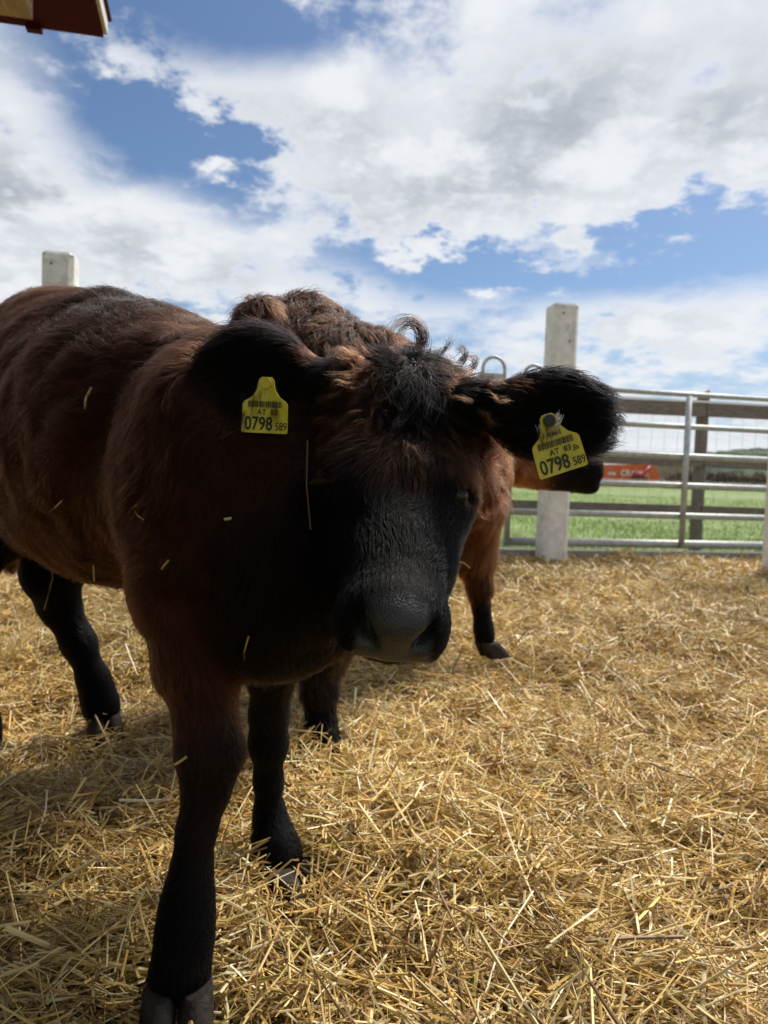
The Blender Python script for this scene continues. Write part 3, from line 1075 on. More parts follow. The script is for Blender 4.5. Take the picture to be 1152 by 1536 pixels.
SV, SQ, SC = [], [], []
base = 0
for (n, y0, y1, lm, wm, hgt, segs, sd_) in ((60000, .50, 2.0, .064, .0031, .075, 2, 1), (60000, 2.0, 4.0, .074, .0039, .065, 2, 2), (85000, 4.0, 7.7, .095, .0060, .055, 1, 3), (1300, .6, 3.2, .16, .0040, .080, 2, 4), (30000, .5, 2.6, .026, .0022, .080, 1, 5)):
    r = np.random.default_rng(100 + sd_)
    x, y = wedge(n, y0, y1, r)
    ln = np.clip(lm * np.exp(r.normal(size=n) * .50), .015, .28)
    wd = np.clip(wm * np.exp(r.normal(size=n) * .42), .001, wm * 1.75)
    lay = r.random(n)
    z = straw_h(x, y) - .035 + hgt * lay ** 1.25
    pit = r.normal(size=n) * (.20 + .16 * lay)
    st_up = r.random(n) < .035
    pit = np.where(st_up, r.uniform(.4, 1.1, n), pit)
    z = z + np.where(st_up, .012, 0)
    keep = y < 6.62 + .2 * x
    V, Qd, nv = stalks(n, x, y, ln, wd, z, pit, 200 + sd_, segs)
    nq = len(Qd) // n
    kk = np.repeat(keep, nv)
    remap = np.cumsum(kk) - 1
    Qd = remap[Qd[np.repeat(keep, nq)]]
    V = V[kk]
    pc = PAL[r.choice(len(PAL), n, p=PWT)] * np.exp(r.normal(size=(n, 1)) * .16)
    # patches of older, browner straw where it is trodden
    old = np.clip(.5 + .6 * vnoise(np.stack([x, y, 0 * x], -1), 77, 2.6)[:, 0], 0, 1)
    pc = pc * (1 - .38 * old[:, None]) 
    pc[:, 2] *= 1 - .1 * old
    SV.append(V); SQ.append(Qd + base); SC.append(np.repeat(pc[keep], nv, 0))
    base += len(V)
me = mesh_np('straw', np.concatenate(SV), np.concatenate(SQ), smooth=False)
set_col(me, np.clip(np.concatenate(SC), .01, .85))
straw_m = attr_mat('straw_stalk', .45, .5, transl=.10)
me.materials.append(straw_m)
straw = link(bpy.data.objects.new('straw', me))
tag(straw, 'loose golden straw litter covering the whole pen floor', 'straw', kind='stuff')

# matted straw underneath
gx, gy = np.meshgrid(np.linspace(-6.5, 6.5, 220), np.linspace(-1.0, 8.0, 160))
gy = np.minimum(gy, 6.60 + .2 * gx)
gz = straw_h(gx, gy) - .036
i2 = np.arange(gx.size).reshape(gx.shape)
gq = np.stack([i2[:-1, :-1], i2[:-1, 1:], i2[1:, 1:], i2[1:, :-1]], -1).reshape(-1, 4)
me = mesh_np('pen_floor', np.stack([gx, gy, gz], -1).reshape(-1, 3), gq)
m = mat('matted_straw', (.15, .09, .033), .9, var=.5, vscale=55, bump=.9, bscale=130, dark=(.09, .055, .022), dscale=9, damt=.7, spec=.2)
me.materials.append(m)
tag(link(bpy.data.objects.new('pen_floor', me)), kind='structure', label='matted straw floor of the pen under the loose stalks')

# ------------------------------------------------------------------ pen: concrete posts, kerb, gate
concrete = mat('concrete', (.72, .70, .66), .85, var=.16, vscale=14, bump=.35, bscale=70, dark=(.42, .39, .35), dscale=9, damt=.55)
galv = mat('galvanised_steel', (.42, .43, .42), .55, metal=.5, var=.22, vscale=22, bump=.1, bscale=80, dark=(.30, .30, .28), dscale=14, damt=.5)
timber = mat('weathered_timber', (.20, .165, .135), .85, var=.4, vscale=6, bump=.5, bscale=40, dark=(.10, .08, .065), dscale=4, damt=.6, anis=(1.2, 14, 14))
kerb_m = mat('kerb_concrete', (.25, .235, .21), .9, var=.25, vscale=10, bump=.4, bscale=60, dark=(.12, .11, .095), dscale=5, damt=.6)
GD = np.array([1, .2, 0]) / math.hypot(1, .2)
GP = np.array([-.2, 1, 0]) / math.hypot(1, .2)


def gp(x, z, off=0.0):
    return np.array([x, 6.575 + .2 * x, z]) + GP * off


def post(x, y, top, half, label, lean=0.0):
    root = empty('concrete_post', (x, y, 0))
    tag(root, label, 'post', 'concrete posts of the pen')
    mb = MB()
    zb, zt = -.3, top - .02
    c = np.array([x, y, (zb + zt) / 2])
    mb.obox(c, GD * half, GP * half, (0, 0, (zt - zb) / 2), bev=.035)
    # slightly crowned top
    ring = [(1, -.78), (1, .78), (.78, 1), (-.78, 1), (-1, .78), (-1, -.78), (-.78, -1), (.78, -1)]
    vs = [np.array([x, y, zt + .001]) + GD * half * a + GP * half * b for a, b in ring] + [np.array([x, y, zt + .022]) + GD * half * a * .9 + GP * half * b * .9 for a, b in ring]
    mb.add(vs, [(i, (i + 1) % 8, 8 + (i + 1) % 8, 8 + i) for i in range(8)] + [tuple(range(8, 16))])
    mb.build('shaft', concrete, root)
    # formwork holes seen as dark dots
    for zz, oo in ((top - .09, -.35), (top - .33, .25), (top - .62, -.1)):
        p = np.array([x, y, zz]) - GP * (half + .001) + GD * half * oo
        mb = MB()
        mb.tube([p, p - GP * .002], .012, 8)
        mb.build('formwork_hole', kerb_m, root)
    return root


post(1.535, 6.66, 2.27, .118, 'light concrete post beside the chestnut calf, standing before the gate')
post(-2.505, 5.62, 2.27, .113, 'concrete post rising behind the back of the dark calf')
post(3.163, 5.78, 2.35, .118, 'pale concrete post cut by the edge of the picture')

kerb = MB()
kerb.obox((gp(-5, 0) + gp(9, 0)) / 2 + np.array([0, 0, -.06]), GD * 7.2, GP * .10, (0, 0, .115))
tag(kerb.build('kerb', kerb_m), kind='structure', label='low concrete kerb under the steel gate')

gate = empty('cattle_gate', tuple(gp(1.12, 0)))
tag(gate, 'galvanised steel gate of six horizontal tubes closing the pen', 'gate')
GZ = [(1.583, .024), (1.271, .026), (.984, .031), (.700, .030), (.405, .030), (.128, .040)]
for z, rr_ in GZ:
    mb = MB()
    mb.tube([gp(1.12, z), gp(4.9, z)], rr_, 12)
    mb.build('rail', galv, gate)
for x in (1.13, 2.885, 4.89):
    mb = MB()
    mb.tube([gp(x, .09, -.052), gp(x, 1.56 if x > 1.2 else 1.60, -.052)], .028, 12)
    mb.build('upright', galv, gate)


def hoop(root, xc, w, zt, zb, y_off, rr=.016, bar=None):
    mb = MB()
    pts = [gp(xc - w, zb, y_off)]
    for k in range(15):
        a = math.pi * (1 - k / 14)
        pts.append(gp(xc + w * math.cos(a), zt - w * 1.05 + w * 1.05 * math.sin(a), y_off))
    pts.append(gp(xc + w, zb, y_off))
    mb.tube(pts, rr, 10)
    o = mb.build('hoop', galv, root)
    if bar:
        mb = MB()
        mb.obox(gp(xc - .015, bar, y_off), GD * (w + .02), GP * .012, (0, 0, .028))
        b = mb.build('hoop_plate', galv, root)
    return o


hoop(gate, 1.325, .092, 1.755, 1.583, -.05)
panel = empty('pen_barrier', tuple(gp(-1.6, 0, .12)))
tag(panel, 'galvanised steel pen panel with a hooped top, mostly hidden behind the calves', 'panel')
for z, rr_ in GZ:
    mb = MB()
    mb.tube([gp(-1.6, z, .12), gp(1.04, z, .12)], rr_, 10)
    mb.build('rail', galv, panel)
for x in (-1.58, -.3, 1.03):
    mb = MB()
    mb.tube([gp(x, .06, .068), gp(x, 1.58, .068)], .026, 10)
    mb.build('upright', galv, panel)
hoop(panel, 1.00, .105, 1.835, 1.583, .12, bar=1.655)

# ------------------------------------------------------------------ timber fence behind
wf = empty('timber_fence', (3.5, 8.2, -.1))
tag(wf, 'weathered grey timber fence with wire netting behind the steel gate', 'fence')


def wp(x, z, off=0.0):
    return np.array([x, 7.85 + .1 * x + off, z])


for x, ztop in ((.75, 1.72), (3.50, 1.765), (6.4, 1.74)):
    mb = MB()
    mb.tube([wp(x, -.3), wp(x, ztop - .10), wp(x, ztop - .03)], [.070, .066, .062], 14, cap=False)
    # slanting sawn top
    b = len(mb.v) - 14
    for k in range(14):
        vx, vy, vz = mb.v[b + k]
        mb.v[b + k] = (vx, vy, vz + .045 * (vx - x) / .07)
    mb.f.append(tuple(b + k for k in range(14))); mb.sm.append(False)
    mb.build('fence_post', timber, wf)
for z, hh in ((1.545, .078), (.985, .075), (.425, .060)):
    for x0, x1 in ((.2, 3.495), (3.505, 6.8)):
        mb = MB()
        a, b = wp(x0, z, -.085), wp(x1, z + random.uniform(-.012, .012), -.085)
        d = (b - a) / 2
        mb.obox((a + b) / 2, d, (0, .016, 0), (0, 0, hh))
        mb.build('board', timber, wf)
wire_m = mat('fence_wire', (.30, .31, .31), .5, metal=.6)
wn = MB()
for z in (.15, .30, .45, .60, .75, .92, 1.10, 1.28, 1.45):
    wn.tube([wp(.2, z, -.065), wp(6.8, z, -.065)], .0014, 4, cap=False)
for x in np.arange(.2, 6.8, .15):
    wn.tube([wp(x, .10, -.065), wp(x, 1.47, -.065)], .0014, 4, cap=False)
tag(wn.build('wire_netting', wire_m, wf), kind='stuff')
tape_m = mat('white_tape', (.80, .80, .80), .5)
mb = MB()
a, b = wp(.2, 1.652, -.11), wp(6.8, 1.60, -.11)
mb.obox((a + b) / 2, (b - a) / 2, (0, .0015, 0), (0, 0, .011))
mb.build('fence_tape', tape_m, wf)

# meadow grass close to the fence
r = np.random.default_rng(5)
n = 60000
y = 7.75 + (r.random(n) ** 1.8) * 26
x = r.uniform(-1, 1, n) * (.6 * y + 1)
keep = (y > 7.1 + .2 * x)
x, y = x[keep], y[keep]; n = len(x)
zg = -.12 + .55 * np.clip((y - 8) / 52, 0, 1)
hh = r.uniform(.03, .09, n) * (1 + .4 * np.sin(x * 1.3) * np.sin(y * .9)); w = r.uniform(.006, .014, n)
az = r.uniform(0, 6.28, n)
bx, by = np.cos(az), np.sin(az)
P0 = np.stack([x - bx * w, y - by * w, zg - .01], -1); P1 = np.stack([x + bx * w, y + by * w, zg - .01], -1)
P2 = np.stack([x + by * hh * .5 * r.normal(size=n), y + r.normal(size=n) * hh * .5, zg + hh], -1)
me = mesh_np('grass', np.stack([P0, P1, P2], 1).reshape(-1, 3), tris=np.arange(n * 3).reshape(-1, 3), smooth=False)
gc = np.array([(.20, .29, .08), (.26, .35, .10), (.14, .22, .055), (.32, .34, .15)])[r.choice(4, n, p=[.4, .3, .2, .1])]
set_col(me, np.repeat(gc, 3, 0))
me.materials.append(attr_mat('grass_blade', .6, .3, transl=.35))
tag(link(bpy.data.objects.new('grass', me)), 'green meadow grass growing behind the timber fence', 'grass', kind='stuff')

# ------------------------------------------------------------------ far things
orange = mat('orange_paint', (.62, .105, .020), .45, var=.12, vscale=2, dark=(.40, .06, .015), dscale=1.2, damt=.4)
red_m = mat('red_paint', (.42, .035, .03), .5, var=.15, vscale=3)
black_m = mat('black_rubber', (.02, .02, .02), .8)
white_m = mat('white_paint', (.75, .74, .72), .6)
dark_st = mat('dark_steel', (.05, .05, .055), .6)
YM = 60.0


def far(px, py, dy=0.0):
    return U(px, py, YM + dy)


mach = empty('farm_wagon', tuple(far(945, 731)))
tag(mach, 'orange farm wagon with white lettering parked on the far side of the meadow', 'wagon')
prof = [(862, 697), (976, 696.5), (984, 703), (990, 712), (989, 719), (984, 722), (862, 723)]
mb = MB()
fr = [far(px, py) for px, py in prof]
bkk = [p + np.array([0, 2.2, 0]) for p in fr]
nn = len(prof)
mb.add(fr + bkk, [tuple(range(nn)), tuple(range(2 * nn - 1, nn - 1, -1))] + [(i, nn + i, nn + (i + 1) % nn, (i + 1) % nn) for i in range(nn)])
hull = mb.build('hull', orange, mach)
for px in (884, 927, 972):
    mb = MB()
    a, b = far(px, 697.5, -.03), far(px, 722, -.03)
    mb.obox((a + b) / 2, (.05, 0, 0), (0, .025, 0), (b - a) / 2)
    mb.build('rib', orange, mach)
mb = MB()
mb.tube([far(958, 722, -.25), far(962, 714, -.25), far(976, 700, -.25)], .17, 8)
mb.tube([far(950, 712, -.3), far(966, 712, -.3)], .20, 8)
mb.build('unloading_arm', red_m, mach)
mb = MB()
mb.tube([far(953, 720, -.3), far(967, 720, -.3)], .22, 8)
mb.build('gearbox', dark_st, mach)
mb = MB()
a, b = far(860, 724.5, 1), far(986, 724.5, 1)
mb.obox((a + b) / 2, (b - a) / 2, (0, .7, 0), (0, 0, .10))
mb.build('chassis', dark_st, mach)
for px in (890, 905, 968):
    mb = MB()
    c = far(px, 727, .1)
    mb.tube([c, c + np.array([0, .35, 0])], .33, 16)
    mb.build('wheel', black_m, mach)


def text(body, size, mat_, parent, mtx, name='lettering', sx=1.0, align='LEFT', shear=0.0, thick=0.0, extr=.0002):
    cu = bpy.data.curves.new(name, 'FONT')
    cu.body = body
    cu.size = size
    cu.align_x = align
    cu.shear = shear
    cu.offset = thick
    cu.extrude = extr
    cu.resolution_u = 4
    cu.materials.append(mat_)
    tmp = bpy.data.objects.new(name, cu)
    COL.objects.link(tmp)
    bpy.context.view_layer.update()
    me = bpy.data.meshes.new_from_object(tmp.evaluated_get(bpy.context.evaluated_depsgraph_get()))
    bpy.data.objects.remove(tmp)
    o = bpy.data.objects.new(name, me)
    link(o, parent)
    o.matrix_local = mtx @ Matrix.Diagonal((sx, 1, 1, 1))
    return o


tr = far(931, 713.5, -.06) - np.array(mach.location)
text('CRAMER', .70, white_m, mach, Matrix.Translation(tr) @ Matrix.Rotation(math.pi / 2, 4, 'X'), extr=.01, thick=.012, sx=.85)
tr = far(912, 712.5, -.06) - np.array(mach.location)
text('me', .50, white_m, mach, Matrix.Translation(tr) @ Matrix.Rotation(math.pi / 2, 4, 'X'), extr=.01, thick=.012)

shed = empty('field_shed', tuple(far(1000, 731, 8)))
tag(shed, 'low pale shed end between the orange wagon and the brushwood heap', 'shed')
mb = MB()
c = far(1003, 712, 8)
mb.obox(c, (1.5, 0, 0), (0, 1.5, 0), (0, 0, 1.05))
mb.build('wall', mat('shed_wall', (.33, .27, .2), .9, var=.3, vscale=2), shed)
mb = MB()
mb.obox(c + np.array([0, 0, 1.12]), (1.8, 0, 0), (0, 1.9, 0), (0, 0, .14))
mb.build('roof', white_m, shed)

# brushwood heap
r = np.random.default_rng(12)
n = 5000
x0, x1 = far(1000, 720)[0], far(1215, 720)[0]
x = r.uniform(x0, x1, n)
t = r.uniform(-1, 1, n)
edge = np.clip(np.minimum(x - x0, x1 - x) / .8, .35, 1)
y = 60.5 + t * 1.1
z = .38 + (1.42 * edge * (1 - .5 * t ** 2)) * r.random(n) ** .6 * (1 + .08 * np.sin(x * 2.3))
V, Qd, nv = stalks(n, x, y, r.uniform(.5, 1.5, n), r.uniform(.03, .075, n), z, r.normal(size=n) * .35, 33, 1)
me = mesh_np('brushwood', V, Qd, smooth=False)
pc = np.array([(.16, .115, .08), (.24, .18, .12), (.10, .07, .05), (.32, .26, .18)])[r.choice(4, n, p=[.4, .3, .2, .1])]
set_col(me, np.repeat(pc, nv, 0))
me.materials.append(attr_mat('brushwood_twig', .85, .2))
tag(link(bpy.data.objects.new('brushwood', me)), 'long brown brushwood heap along the far edge of the meadow', 'brushwood', kind='stuff')

# wooded hill
hx = np.linspace(60, 900, 220)
hy = np.linspace(420, 720, 40)
gx, gy = np.meshgrid(hx, hy)
rise = 42 * (1 - np.exp(-np.clip(gx - 165, 0, None) / 60)) + 6 * np.sin(gx * .013 + 1)
prof2 = np.sin(np.clip((gy - 420) / 300, 0, 1) * math.pi) ** .7
r = np.random.default_rng(4)
gz = .2 + np.clip(rise, 0, None) * prof2 * 1.0 - .6
gz = gz + (r.random(gx.shape) - .3) * 3.2 * (rise > 2) * prof2
i2 = np.arange(gx.size).reshape(gx.shape)
gq = np.stack([i2[:-1, :-1], i2[:-1, 1:], i2[1:, 1:], i2[1:, :-1]], -1).reshape(-1, 4)
me = mesh_np('forest', np.stack([gx, gy, gz], -1).reshape(-1, 3), gq, smooth=False)
me.materials.append(mat('forest_canopy', (.055, .085, .05), .95, var=.6, vscale=.12, spec=.1))
tag(link(bpy.data.objects.new('forest', me)), 'dark wooded hill on the horizon above the brushwood heap', 'forest', kind='stuff')

# ------------------------------------------------------------------ barn eave overhead
barn = empty('barn_eave', (-1.42, 3.72, 0))
tag(barn, 'dark red barn eave with a wooden beam jutting in overhead', 'eave')
redm = mat('dark_red_sheet', (.062, .0055, .014), .7, spec=.12, var=.15, vscale=3, bump=.05)
endm = mat('panel_core', (.55, .50, .50), .8)
beam_m = mat('sawn_timber', (.40, .28, .20), .8, var=.3, vscale=5, bump=.3, bscale=30, dark=(.22, .14, .08), dscale=6, damt=.6, anis=(10, 1.5, 10))
e0 = np.array([-1.44, 3.72, 2.80])


def ev(along, backw, up):
    """along the eave to the viewer's left, back towards the viewer, up"""
    return e0 - GD * along - GP * backw + np.array([0, 0, up + backw * .16])


mb = MB()
mb.obox((ev(.02, 0, 0) + ev(9, 9, .0)) / 2 + np.array([0, 0, .045]), (ev(.02, 0, 0) - ev(9, 0, 0)) / 2, (ev(0, 0, 0) - ev(0, 9, 0)) / 2, (0, 0, .045))
mb.build('roof_panel', redm, barn)  # its unseen rear part is extended to block sky light
mb = MB()
mb.obox((ev(-.0, 0, 0) + ev(.018, 9, 0)) / 2 + np.array([0, 0, .045]), (ev(0, 0, 0) - ev(.018, 0, 0)) / 2, (ev(0, 0.02, 0) - ev(0, 9, 0)) / 2, (0, 0, .036))
mb.build('panel_edge', endm, barn)
mb = MB()
mb.tube([ev(-.004, -.01, .095), ev(-.004, 9, .095)], .012, 6)
mb.build('verge_trim', redm, barn)
for al in (.28, 1.6, 3.0):
    mb = MB()
    a, b = ev(al, .25, -.075), ev(al, 9, -.075)
    mb.obox((a + b) / 2 - GD * .12, GD * .12, (b - a) / 2, (0, 0, .065))
    mb.build('beam', beam_m, barn)
mb = MB()
mb.obox(ev(.335, .01, -.012), GD * .035, GP * .02, (0, 0, .012))
mb.build('clip', redm, barn)

# unseen barn wall, added to keep sky light off the calf's near side
wall_m = mat('unseen_wall_boards', (.16, .11, .075), .85, var=.4, vscale=3, bump=.4, bscale=30, anis=(8, 8, .7))
for k in range(46):
    mb = MB()
    c = ev(3.2, 0, 0)
    p = c - GP * (.8 + k * .18)
    zt = 2.74 + (.8 + k * .18) * .16
    mb.obox((p[0], p[1], zt / 2), GD * .012, GP * .087, (0, 0, zt / 2))
    mb.build('unseen_wall_board', wall_m, barn)

# ------------------------------------------------------------------ ear tags
tag_m = mat('yellow_plastic', (.52, .43, .022), .45, var=.12, vscale=60, dark=(.35, .28, .03), dscale=45, damt=.5)
ink_m = mat('black_print', (.012, .012, .010), .6)
TW = .0595


def ear_tag(px, py, Y, dx, dy, label, full, yaw=0.0, tilt=0.0, neck=0.5):
    org = U(px, py, Y)
    xa = U(px + dx, py + dy, Y) - org
    xa[1] += yaw * np.linalg.norm(xa)
    xa /= np.linalg.norm(xa)
    up = _U - xa * (_U @ xa)
    up[1] += tilt
    up -= xa * (up @ xa); up /= np.linalg.norm(up)
    nz_ = np.cross(xa, up)
    root = empty('ear_tag', tuple(org))
    Mx = Matrix.Identity(4)
    for i in range(3):
        Mx[i][0], Mx[i][1], Mx[i][2], Mx[i][3] = xa[i], up[i], nz_[i], org[i]
    root.matrix_world = Mx
    tag(root, label, 'ear tag', 'yellow ear tags')
    L_ = [(.04, 0), (.96, 0), (.99, .015), (1, .05), (.985, .60), (.95, .66), (.80, .76), (.70, .90), (.66, 1.12), (.60, 1.18), (.40, 1.18), (.34, 1.12), (.30, .90), (.20, .76), (.05, .66), (.015, .60), (0, .05), (.01, .015)]
    th = .0008
    bow = lambda u, v: .0025 * (2 * u - 1) ** 2 - .004 * max(0, v - .6) ** 2
    fr = [(u * TW, v * TW, bow(u, v) + th) for u, v in L_]
    bk = [(u * TW, v * TW, bow(u, v) - th) for u, v in L_]
    n = len(L_)
    mb = MB()
    mb.add(fr + bk + [(.5 * TW, .4 * TW, th), (.5 * TW, .4 * TW, -th)],
           [(i, (i + 1) % n, 2 * n) for i in range(n)] + [(n + (i + 1) % n, n + i, 2 * n + 1) for i in range(n)] + [(i, n + i, n + (i + 1) % n, (i + 1) % n) for i in range(n)])
    me = bpy.data.meshes.new('plate')
    me.from_pydata(mb.v, [], mb.f)
    me.materials.append(tag_m)
    link(bpy.data.objects.new('plate', me), root)
    mb = MB()
    mb.tube([(.5 * TW, 1.05 * TW, -.012), (.5 * TW, 1.05 * TW, .002)], .0045, 16)
    mb.tube([(.5 * TW, 1.05 * TW, .002), (.5 * TW, 1.05 * TW, .004)], .0072, 16)
    me = bpy.data.meshes.new('stud')
    me.from_pydata(mb.v, [], mb.f)
    me.materials.append(ink_m if full else tag_m)
    link(bpy.data.objects.new('stud', me), root)
    zt = .0032
    T = lambda u, v: Matrix.Translation((u * TW, v * TW, zt))
    text('0798', .40 * TW, ink_m, root, T(.065, .065), sx=.76, thick=.00032, extr=.0001)
    text('589', .235 * TW, ink_m, root, T(.725, .07), sx=.74, thick=.00012, extr=.0001)
    text('AT  83', .165 * TW, ink_m, root, T(.33, .385), sx=.95, thick=.0001, extr=.0001)
    if full:
        text('AMA', .14 * TW, ink_m, root, T(.36, .74), shear=.35, extr=.0001, thick=.0001)
        mb = MB()
        for k, rr_ in enumerate((.035, .075, .115)):
            pts = [((.80 + rr_ * math.cos(a)) * TW, (.345 + rr_ * math.sin(a)) * TW, zt) for a in np.linspace(.15, 1.45, 8)]
            mb.tube(pts, .00055, 4)
        mb.tube([(.80 * TW, .345 * TW, zt), (.802 * TW, .347 * TW, zt)], .0009, 6)
        me = bpy.data.meshes.new('chip_symbol')
        me.from_pydata(mb.v, [], mb.f)
        me.materials.append(ink_m)
        link(bpy.data.objects.new('chip_symbol', me), root)
    r = np.random.default_rng(3)
    mb = MB()
    u = .14
    while u < .86:
        w = r.choice([.008, .014, .022])
        mb.obox(((u + w / 2) * TW, .605 * TW, zt), (w / 2 * TW, 0, 0), (0, .065 * TW, 0), (0, 0, .0001))
        u += w + r.choice([.008, .012, .018])
    me = bpy.data.meshes.new('barcode')
    me.from_pydata(mb.v, [], mb.f)
    me.materials.append(ink_m)
    link(bpy.data.objects.new('barcode', me), root)
    return root


ear_tag(363, 648, .935, 66, 3.5, 'yellow ear tag half covered by hair in the ear over the flank', False, yaw=-.10, tilt=-.1)
ear_tag(809, 720, .855, 75, -24, 'yellow ear tag with radio symbol in the ear before the gate', True, yaw=.05, tilt=-.1)

# ------------------------------------------------------------------ long locks on the poll and hair over the tags
if FUR:
    LX, LR, LC = [], [], []
    r = np.random.default_rng(42)

    def lock(pts, n, spread, col, width=.00028, fray=1.0):
        """pts: (px, py, Y) spine of a lock, root first"""
        sp = np.array([U(*p) for p in pts])
        tt = np.linspace(0, 1, 10)
        ti = np.linspace(0, 1, len(sp))
        # smooth spine
        spn = np.stack([np.interp(tt, ti, sp[:, c]) for c in range(3)], -1)
        spn[1:-1] = (spn[:-2] + 2 * spn[1:-1] + spn[2:]) / 4
        for i in range(n):
            o = r.normal(size=3) * spread
            o2 = r.normal(size=3) * spread * fray
            k = r.uniform(.75, 1.1)
            s_ = spn[0] + (spn - spn[0]) * k
            X = s_ + o[None] * (1 - tt)[:, None] + o2[None] * (tt * .9 + .1)[:, None]
            X = X + .0012 * np.sin(tt * 9 + r.uniform(0, 6))[:, None] * r.normal(size=3)[None]
            LX.append(X)
            LR.append(width * np.linspace(1, .25, 10) * r.uniform(.7, 1.2))
            LC.append(np.array(col) * math.exp(r.normal() * .25))

    DB = (.008, .0048, .004)
    D = 1.0
    lock([(634, 520, D), (640, 500, D), (628, 480, D), (608, 474, D), (592, 484, D), (584, 500, D)], 60, .0035, DB)
    lock([(628, 520, D), (630, 498, D), (618, 484, D), (604, 486, D), (598, 500, D)], 40, .003, DB)
    lock([(560, 540, D), (548, 530, D), (540, 518, D), (538, 505, D)], 45, .0025, (.02, .009, .006), fray=.7)
    lock([(690, 545, D), (700, 532, D), (694, 520, D), (684, 522, D)], 40, .003, DB)
    lock([(706, 555, D), (716, 545, D), (712, 534, D), (700, 534, D)], 35, .003, DB)
    lock([(660, 530, D), (672, 518, D), (676, 506, D)], 30, .003, DB)
    # tousled locks over poll and forehead, rooted in the skin
    reg = ((v_ < .01) & (v_ > -.215) & (w_ > -.065) & (np.abs(u_) < .098) & (hd_d < .02)) * 1.0
    wreg = reg * (.30 + np.clip(-v_ / .08, 0, 1)) * (.6 + 1.2 * np.clip((np.abs(u_) - .03) / .04, 0, 1)) * (N1 @ np.array([0, -.6, .8]) > -.30)
    wreg = wreg / wreg.sum()
    for k in r.choice(len(V1), 420, p=wreg):
        p0, n0, uu, vv = V1[k], N1[k], u_[k], v_[k]
        f0 = flow1[k] - n0 * (flow1[k] @ n0)
        f0 = f0 / (np.linalg.norm(f0) + 1e-9) + r.normal(size=3) * .30 + np.array([0, 0, -.35])
        if abs(uu) > .04:
            f0 = f0 + hu * np.sign(uu) * .30 + hv * .45
        f0 -= n0 * (f0 @ n0); f0 /= np.linalg.norm(f0)
        s0 = np.cross(n0, f0)
        ln_ = r.uniform(.030, .058) * (1.0 if vv < -.05 else .72)
        if abs(uu) > .075:
            ln_ *= .65
        lf = r.uniform(.25, .75) if vv < -.06 else r.uniform(.12, .35)
        rad_ = r.uniform(.002, .0065)
        tn = r.uniform(.6, 1.5) * r.choice([-1, 1]); ph0 = r.uniform(0, 6.28)
        tt = np.linspace(0, 1, 10)
        spine = p0 + f0 * (ln_ * tt * math.cos(lf))[:, None] + n0 * (ln_ * (math.sin(lf) * np.sin(tt * 2.2) * .75) + .002)[:, None]
        spine = spine + s0 * (rad_ * tt * np.sin(ph0 + tt * 6.28 * tn))[:, None] + n0 * (rad_ * tt * np.cos(ph0 + tt * 6.28 * tn))[:, None]
        dark_ = (abs(uu - .006) < .026 and vv < -.045) or r.random() < .25
        cl = np.array((.007, .0038, .003) if dark_ else (.066, .024, .0108)) * math.exp(r.normal() * .25)
        for i in range(26):
            o = r.normal(size=3) * .0028
            o2 = r.normal(size=3) * .0022
            kk_ = r.uniform(.7, 1.08)
            LX.append(p0 + (spine - p0) * kk_ + o[None] * (1 - tt * .8)[:, None] + o2[None] * tt[:, None])
            LR.append(.00020 * np.linspace(1, .25, 10) * r.uniform(.7, 1.2))
            LC.append(cl * math.exp(r.normal() * .22))
    # wisps over the tags
    for (x0, y0, x1, y1, Yt) in ((392, 566, 378, 628, .925), (400, 570, 388, 612, .925), (410, 575, 420, 640, .925), (372, 600, 366, 655, .922), (365, 590, 352, 640, .93), (415, 590, 404, 640, .925),
                                 (822, 625, 826, 668, .842), (838, 622, 832, 655, .842), (812, 640, 815, 672, .842)):
        lock([(x0, y0, Yt + .03), ((x0 + x1) / 2 + r.uniform(-6, 6), (y0 + y1) / 2, Yt), (x1, y1, Yt)], 26, .0022, (.008, .005, .004), width=.00018, fray=1.4)
    # whiskers round the lips
    for k in range(150):
        a = r.uniform(-1, 1)
        b0 = Hp(a * .055, r.uniform(.17, .225), r.uniform(-.10, -.045))
        dd = hu * a * .6 - hw * r.uniform(.3, 1.0) + hv * r.uniform(.1, .7) + r.normal(size=3) * .15
        dd /= np.linalg.norm(dd)
        ln_ = r.uniform(.012, .032)
        tt = np.linspace(0, 1, 10)
        LX.append(b0 + dd[None] * (tt * ln_)[:, None] + np.array([0, 0, -1.0])[None] * (tt ** 2 * ln_ * .25)[:, None])
        LR.append(.00013 * np.linspace(1, .3, 10))
        LC.append(np.array((.03, .024, .02)))
    add_curves('forelock', calf, np.array(LX), np.array(LR), np.array(LC), fur_m)

# ------------------------------------------------------------------ straw caught in the coat
bv1 = BVHTree.FromPolygons([tuple(v) for v in V1], [tuple(int(i) for i in q) for q in Q1])
bv2 = BVHTree.FromPolygons([tuple(v) for v in V2], [tuple(int(i) for i in q) for q in Q2])


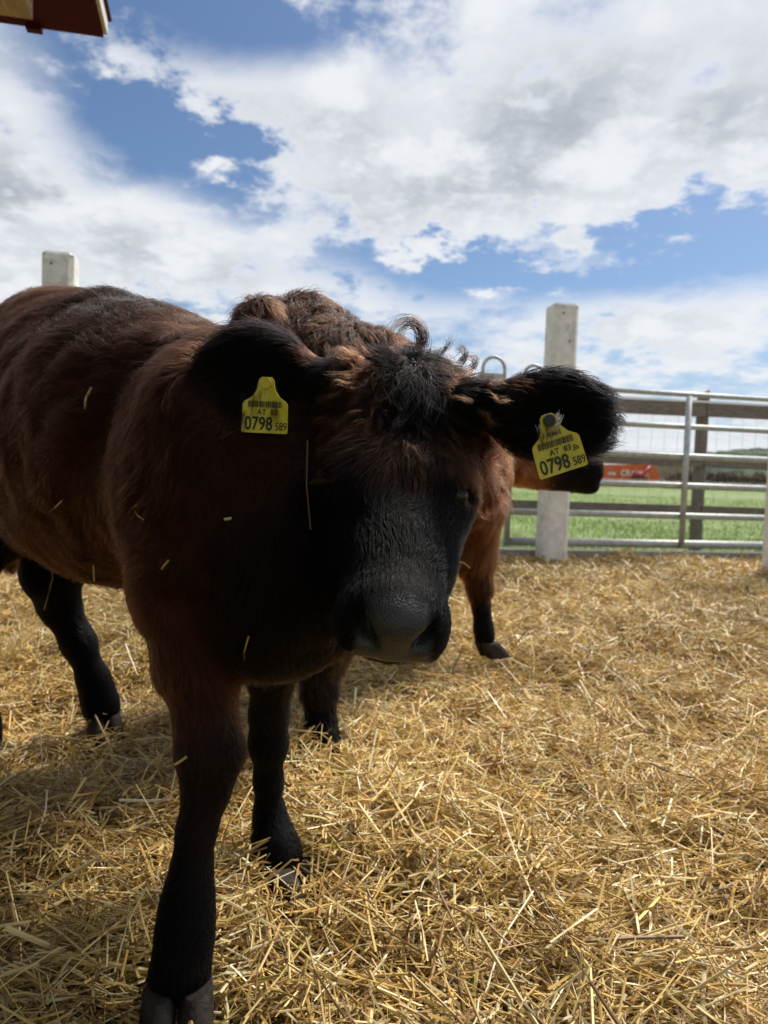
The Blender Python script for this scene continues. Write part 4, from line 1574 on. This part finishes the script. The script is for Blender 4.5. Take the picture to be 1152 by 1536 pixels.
def bit(px0, py0, px1, py1, label, w=.0035, bv=bv1, out=.016, colr=(.55, .40, .18), bow=.0):
    w = w * .68
    bow = bow if bow else random.uniform(-4, 4)
    ps = []
    for px, py in ((px0, py0), ((px0 + px1) / 2 + bow, (py0 + py1) / 2), (px1, py1)):
        d = pdir(px, py)
        hit = bv.ray_cast(Vector(CAM), Vector(d))
        if hit[0] is None:
            ps.append(None)
        else:
            ps.append(np.array(hit[0]) - d * out)
    ok = [p for p in ps if p is not None]
    if not ok:
        return
    Yd = ok[0][1]
    ps = [U(px, py, Yd) if p is None else p for p, (px, py) in zip(ps, ((px0, py0), ((px0 + px1) / 2 + bow, (py0 + py1) / 2), (px1, py1)))]
    c = np.mean(ps, 0)
    dm = _F
    mb = MB()
    s_ = np.cross(ps[2] - ps[0], dm); s_ /= np.linalg.norm(s_)
    vs, fs = [], []
    for p in ps:
        p = p - c
        vs += [p - s_ * w / 2, p - dm * w * .3, p + s_ * w / 2, p + dm * w * .3]
    for k in range(2):
        for j in range(4):
            fs.append((4 * k + j, 4 * k + (j + 1) % 4, 4 * k + 4 + (j + 1) % 4, 4 * k + 4 + j))
    fs += [(3, 2, 1, 0), (8, 9, 10, 11)]
    mb.add(vs, fs)
    me = bpy.data.meshes.new('straw_stalk')
    me.from_pydata(mb.v, [], mb.f)
    set_col(me, np.tile(np.array(colr), (12, 1)))
    me.materials.append(straw_m)
    o = bpy.data.objects.new('straw_stalk', me)
    link(o)
    o.location = c
    tag(o, label, 'straw stalk', 'straw stalks caught in the coats')


bit(127, 614, 137, 581, 'bright straw stalk stuck upright high on the dark flank', .006)
bit(76, 767, 93, 751, 'short slanting straw stalk low on the dark flank', .0045)
bit(141, 872, 146, 812, 'long upright straw stalk on the belly behind the elbow', .005)
bit(66, 915, 76, 818, 'longest straw stalk, hanging from the belly across the hind leg', .004, bow=8)
bit(156, 842, 168, 858, 'short straw stalk on the belly beside the long upright one', .004)
bit(192, 772, 206, 757, 'thin straw stalk of the forked pair behind the shoulder', .003)
bit(202, 766, 216, 780, 'straw stalk crossing the thin one behind the shoulder', .003)
bit(242, 854, 253, 840, 'pale little straw stalk on the upper foreleg', .004)
bit(336, 779, 347, 777, 'tiny flat straw stalk on the front of the shoulder', .005)
bit(366, 1000, 373, 954, 'upright straw stalk on the brisket above the forelegs', .003)
bit(362, 1004, 380, 1018, 'dull straw stalk on the lowest edge of the brisket', .004, colr=(.40, .28, .12))
bit(262, 1147, 280, 1135, 'yellow straw stalk on the knee of the near foreleg', .005, out=.008, colr=(.60, .44, .12))
bit(48, 441, 90, 434, 'straw stalk lying along the top of the dark back', .007, out=.02)
bit(467, 486, 478, 489, 'small straw stalk on the rump of the chestnut calf', .007, bv=bv2, out=.05)
bit(578, 532, 592, 531, 'husk of straw in the hair on top of the head', .007, out=.03, colr=(.35, .25, .16))
bit(684, 840, 705, 852, 'straw stalk on the chest of the chestnut calf', .007, bv=bv2, out=.05)
bit(461, 660, 466, 795, 'brown cord of matted hair and straw hanging beside the face', .0028, out=.022, bow=-4, colr=(.10, .055, .025))
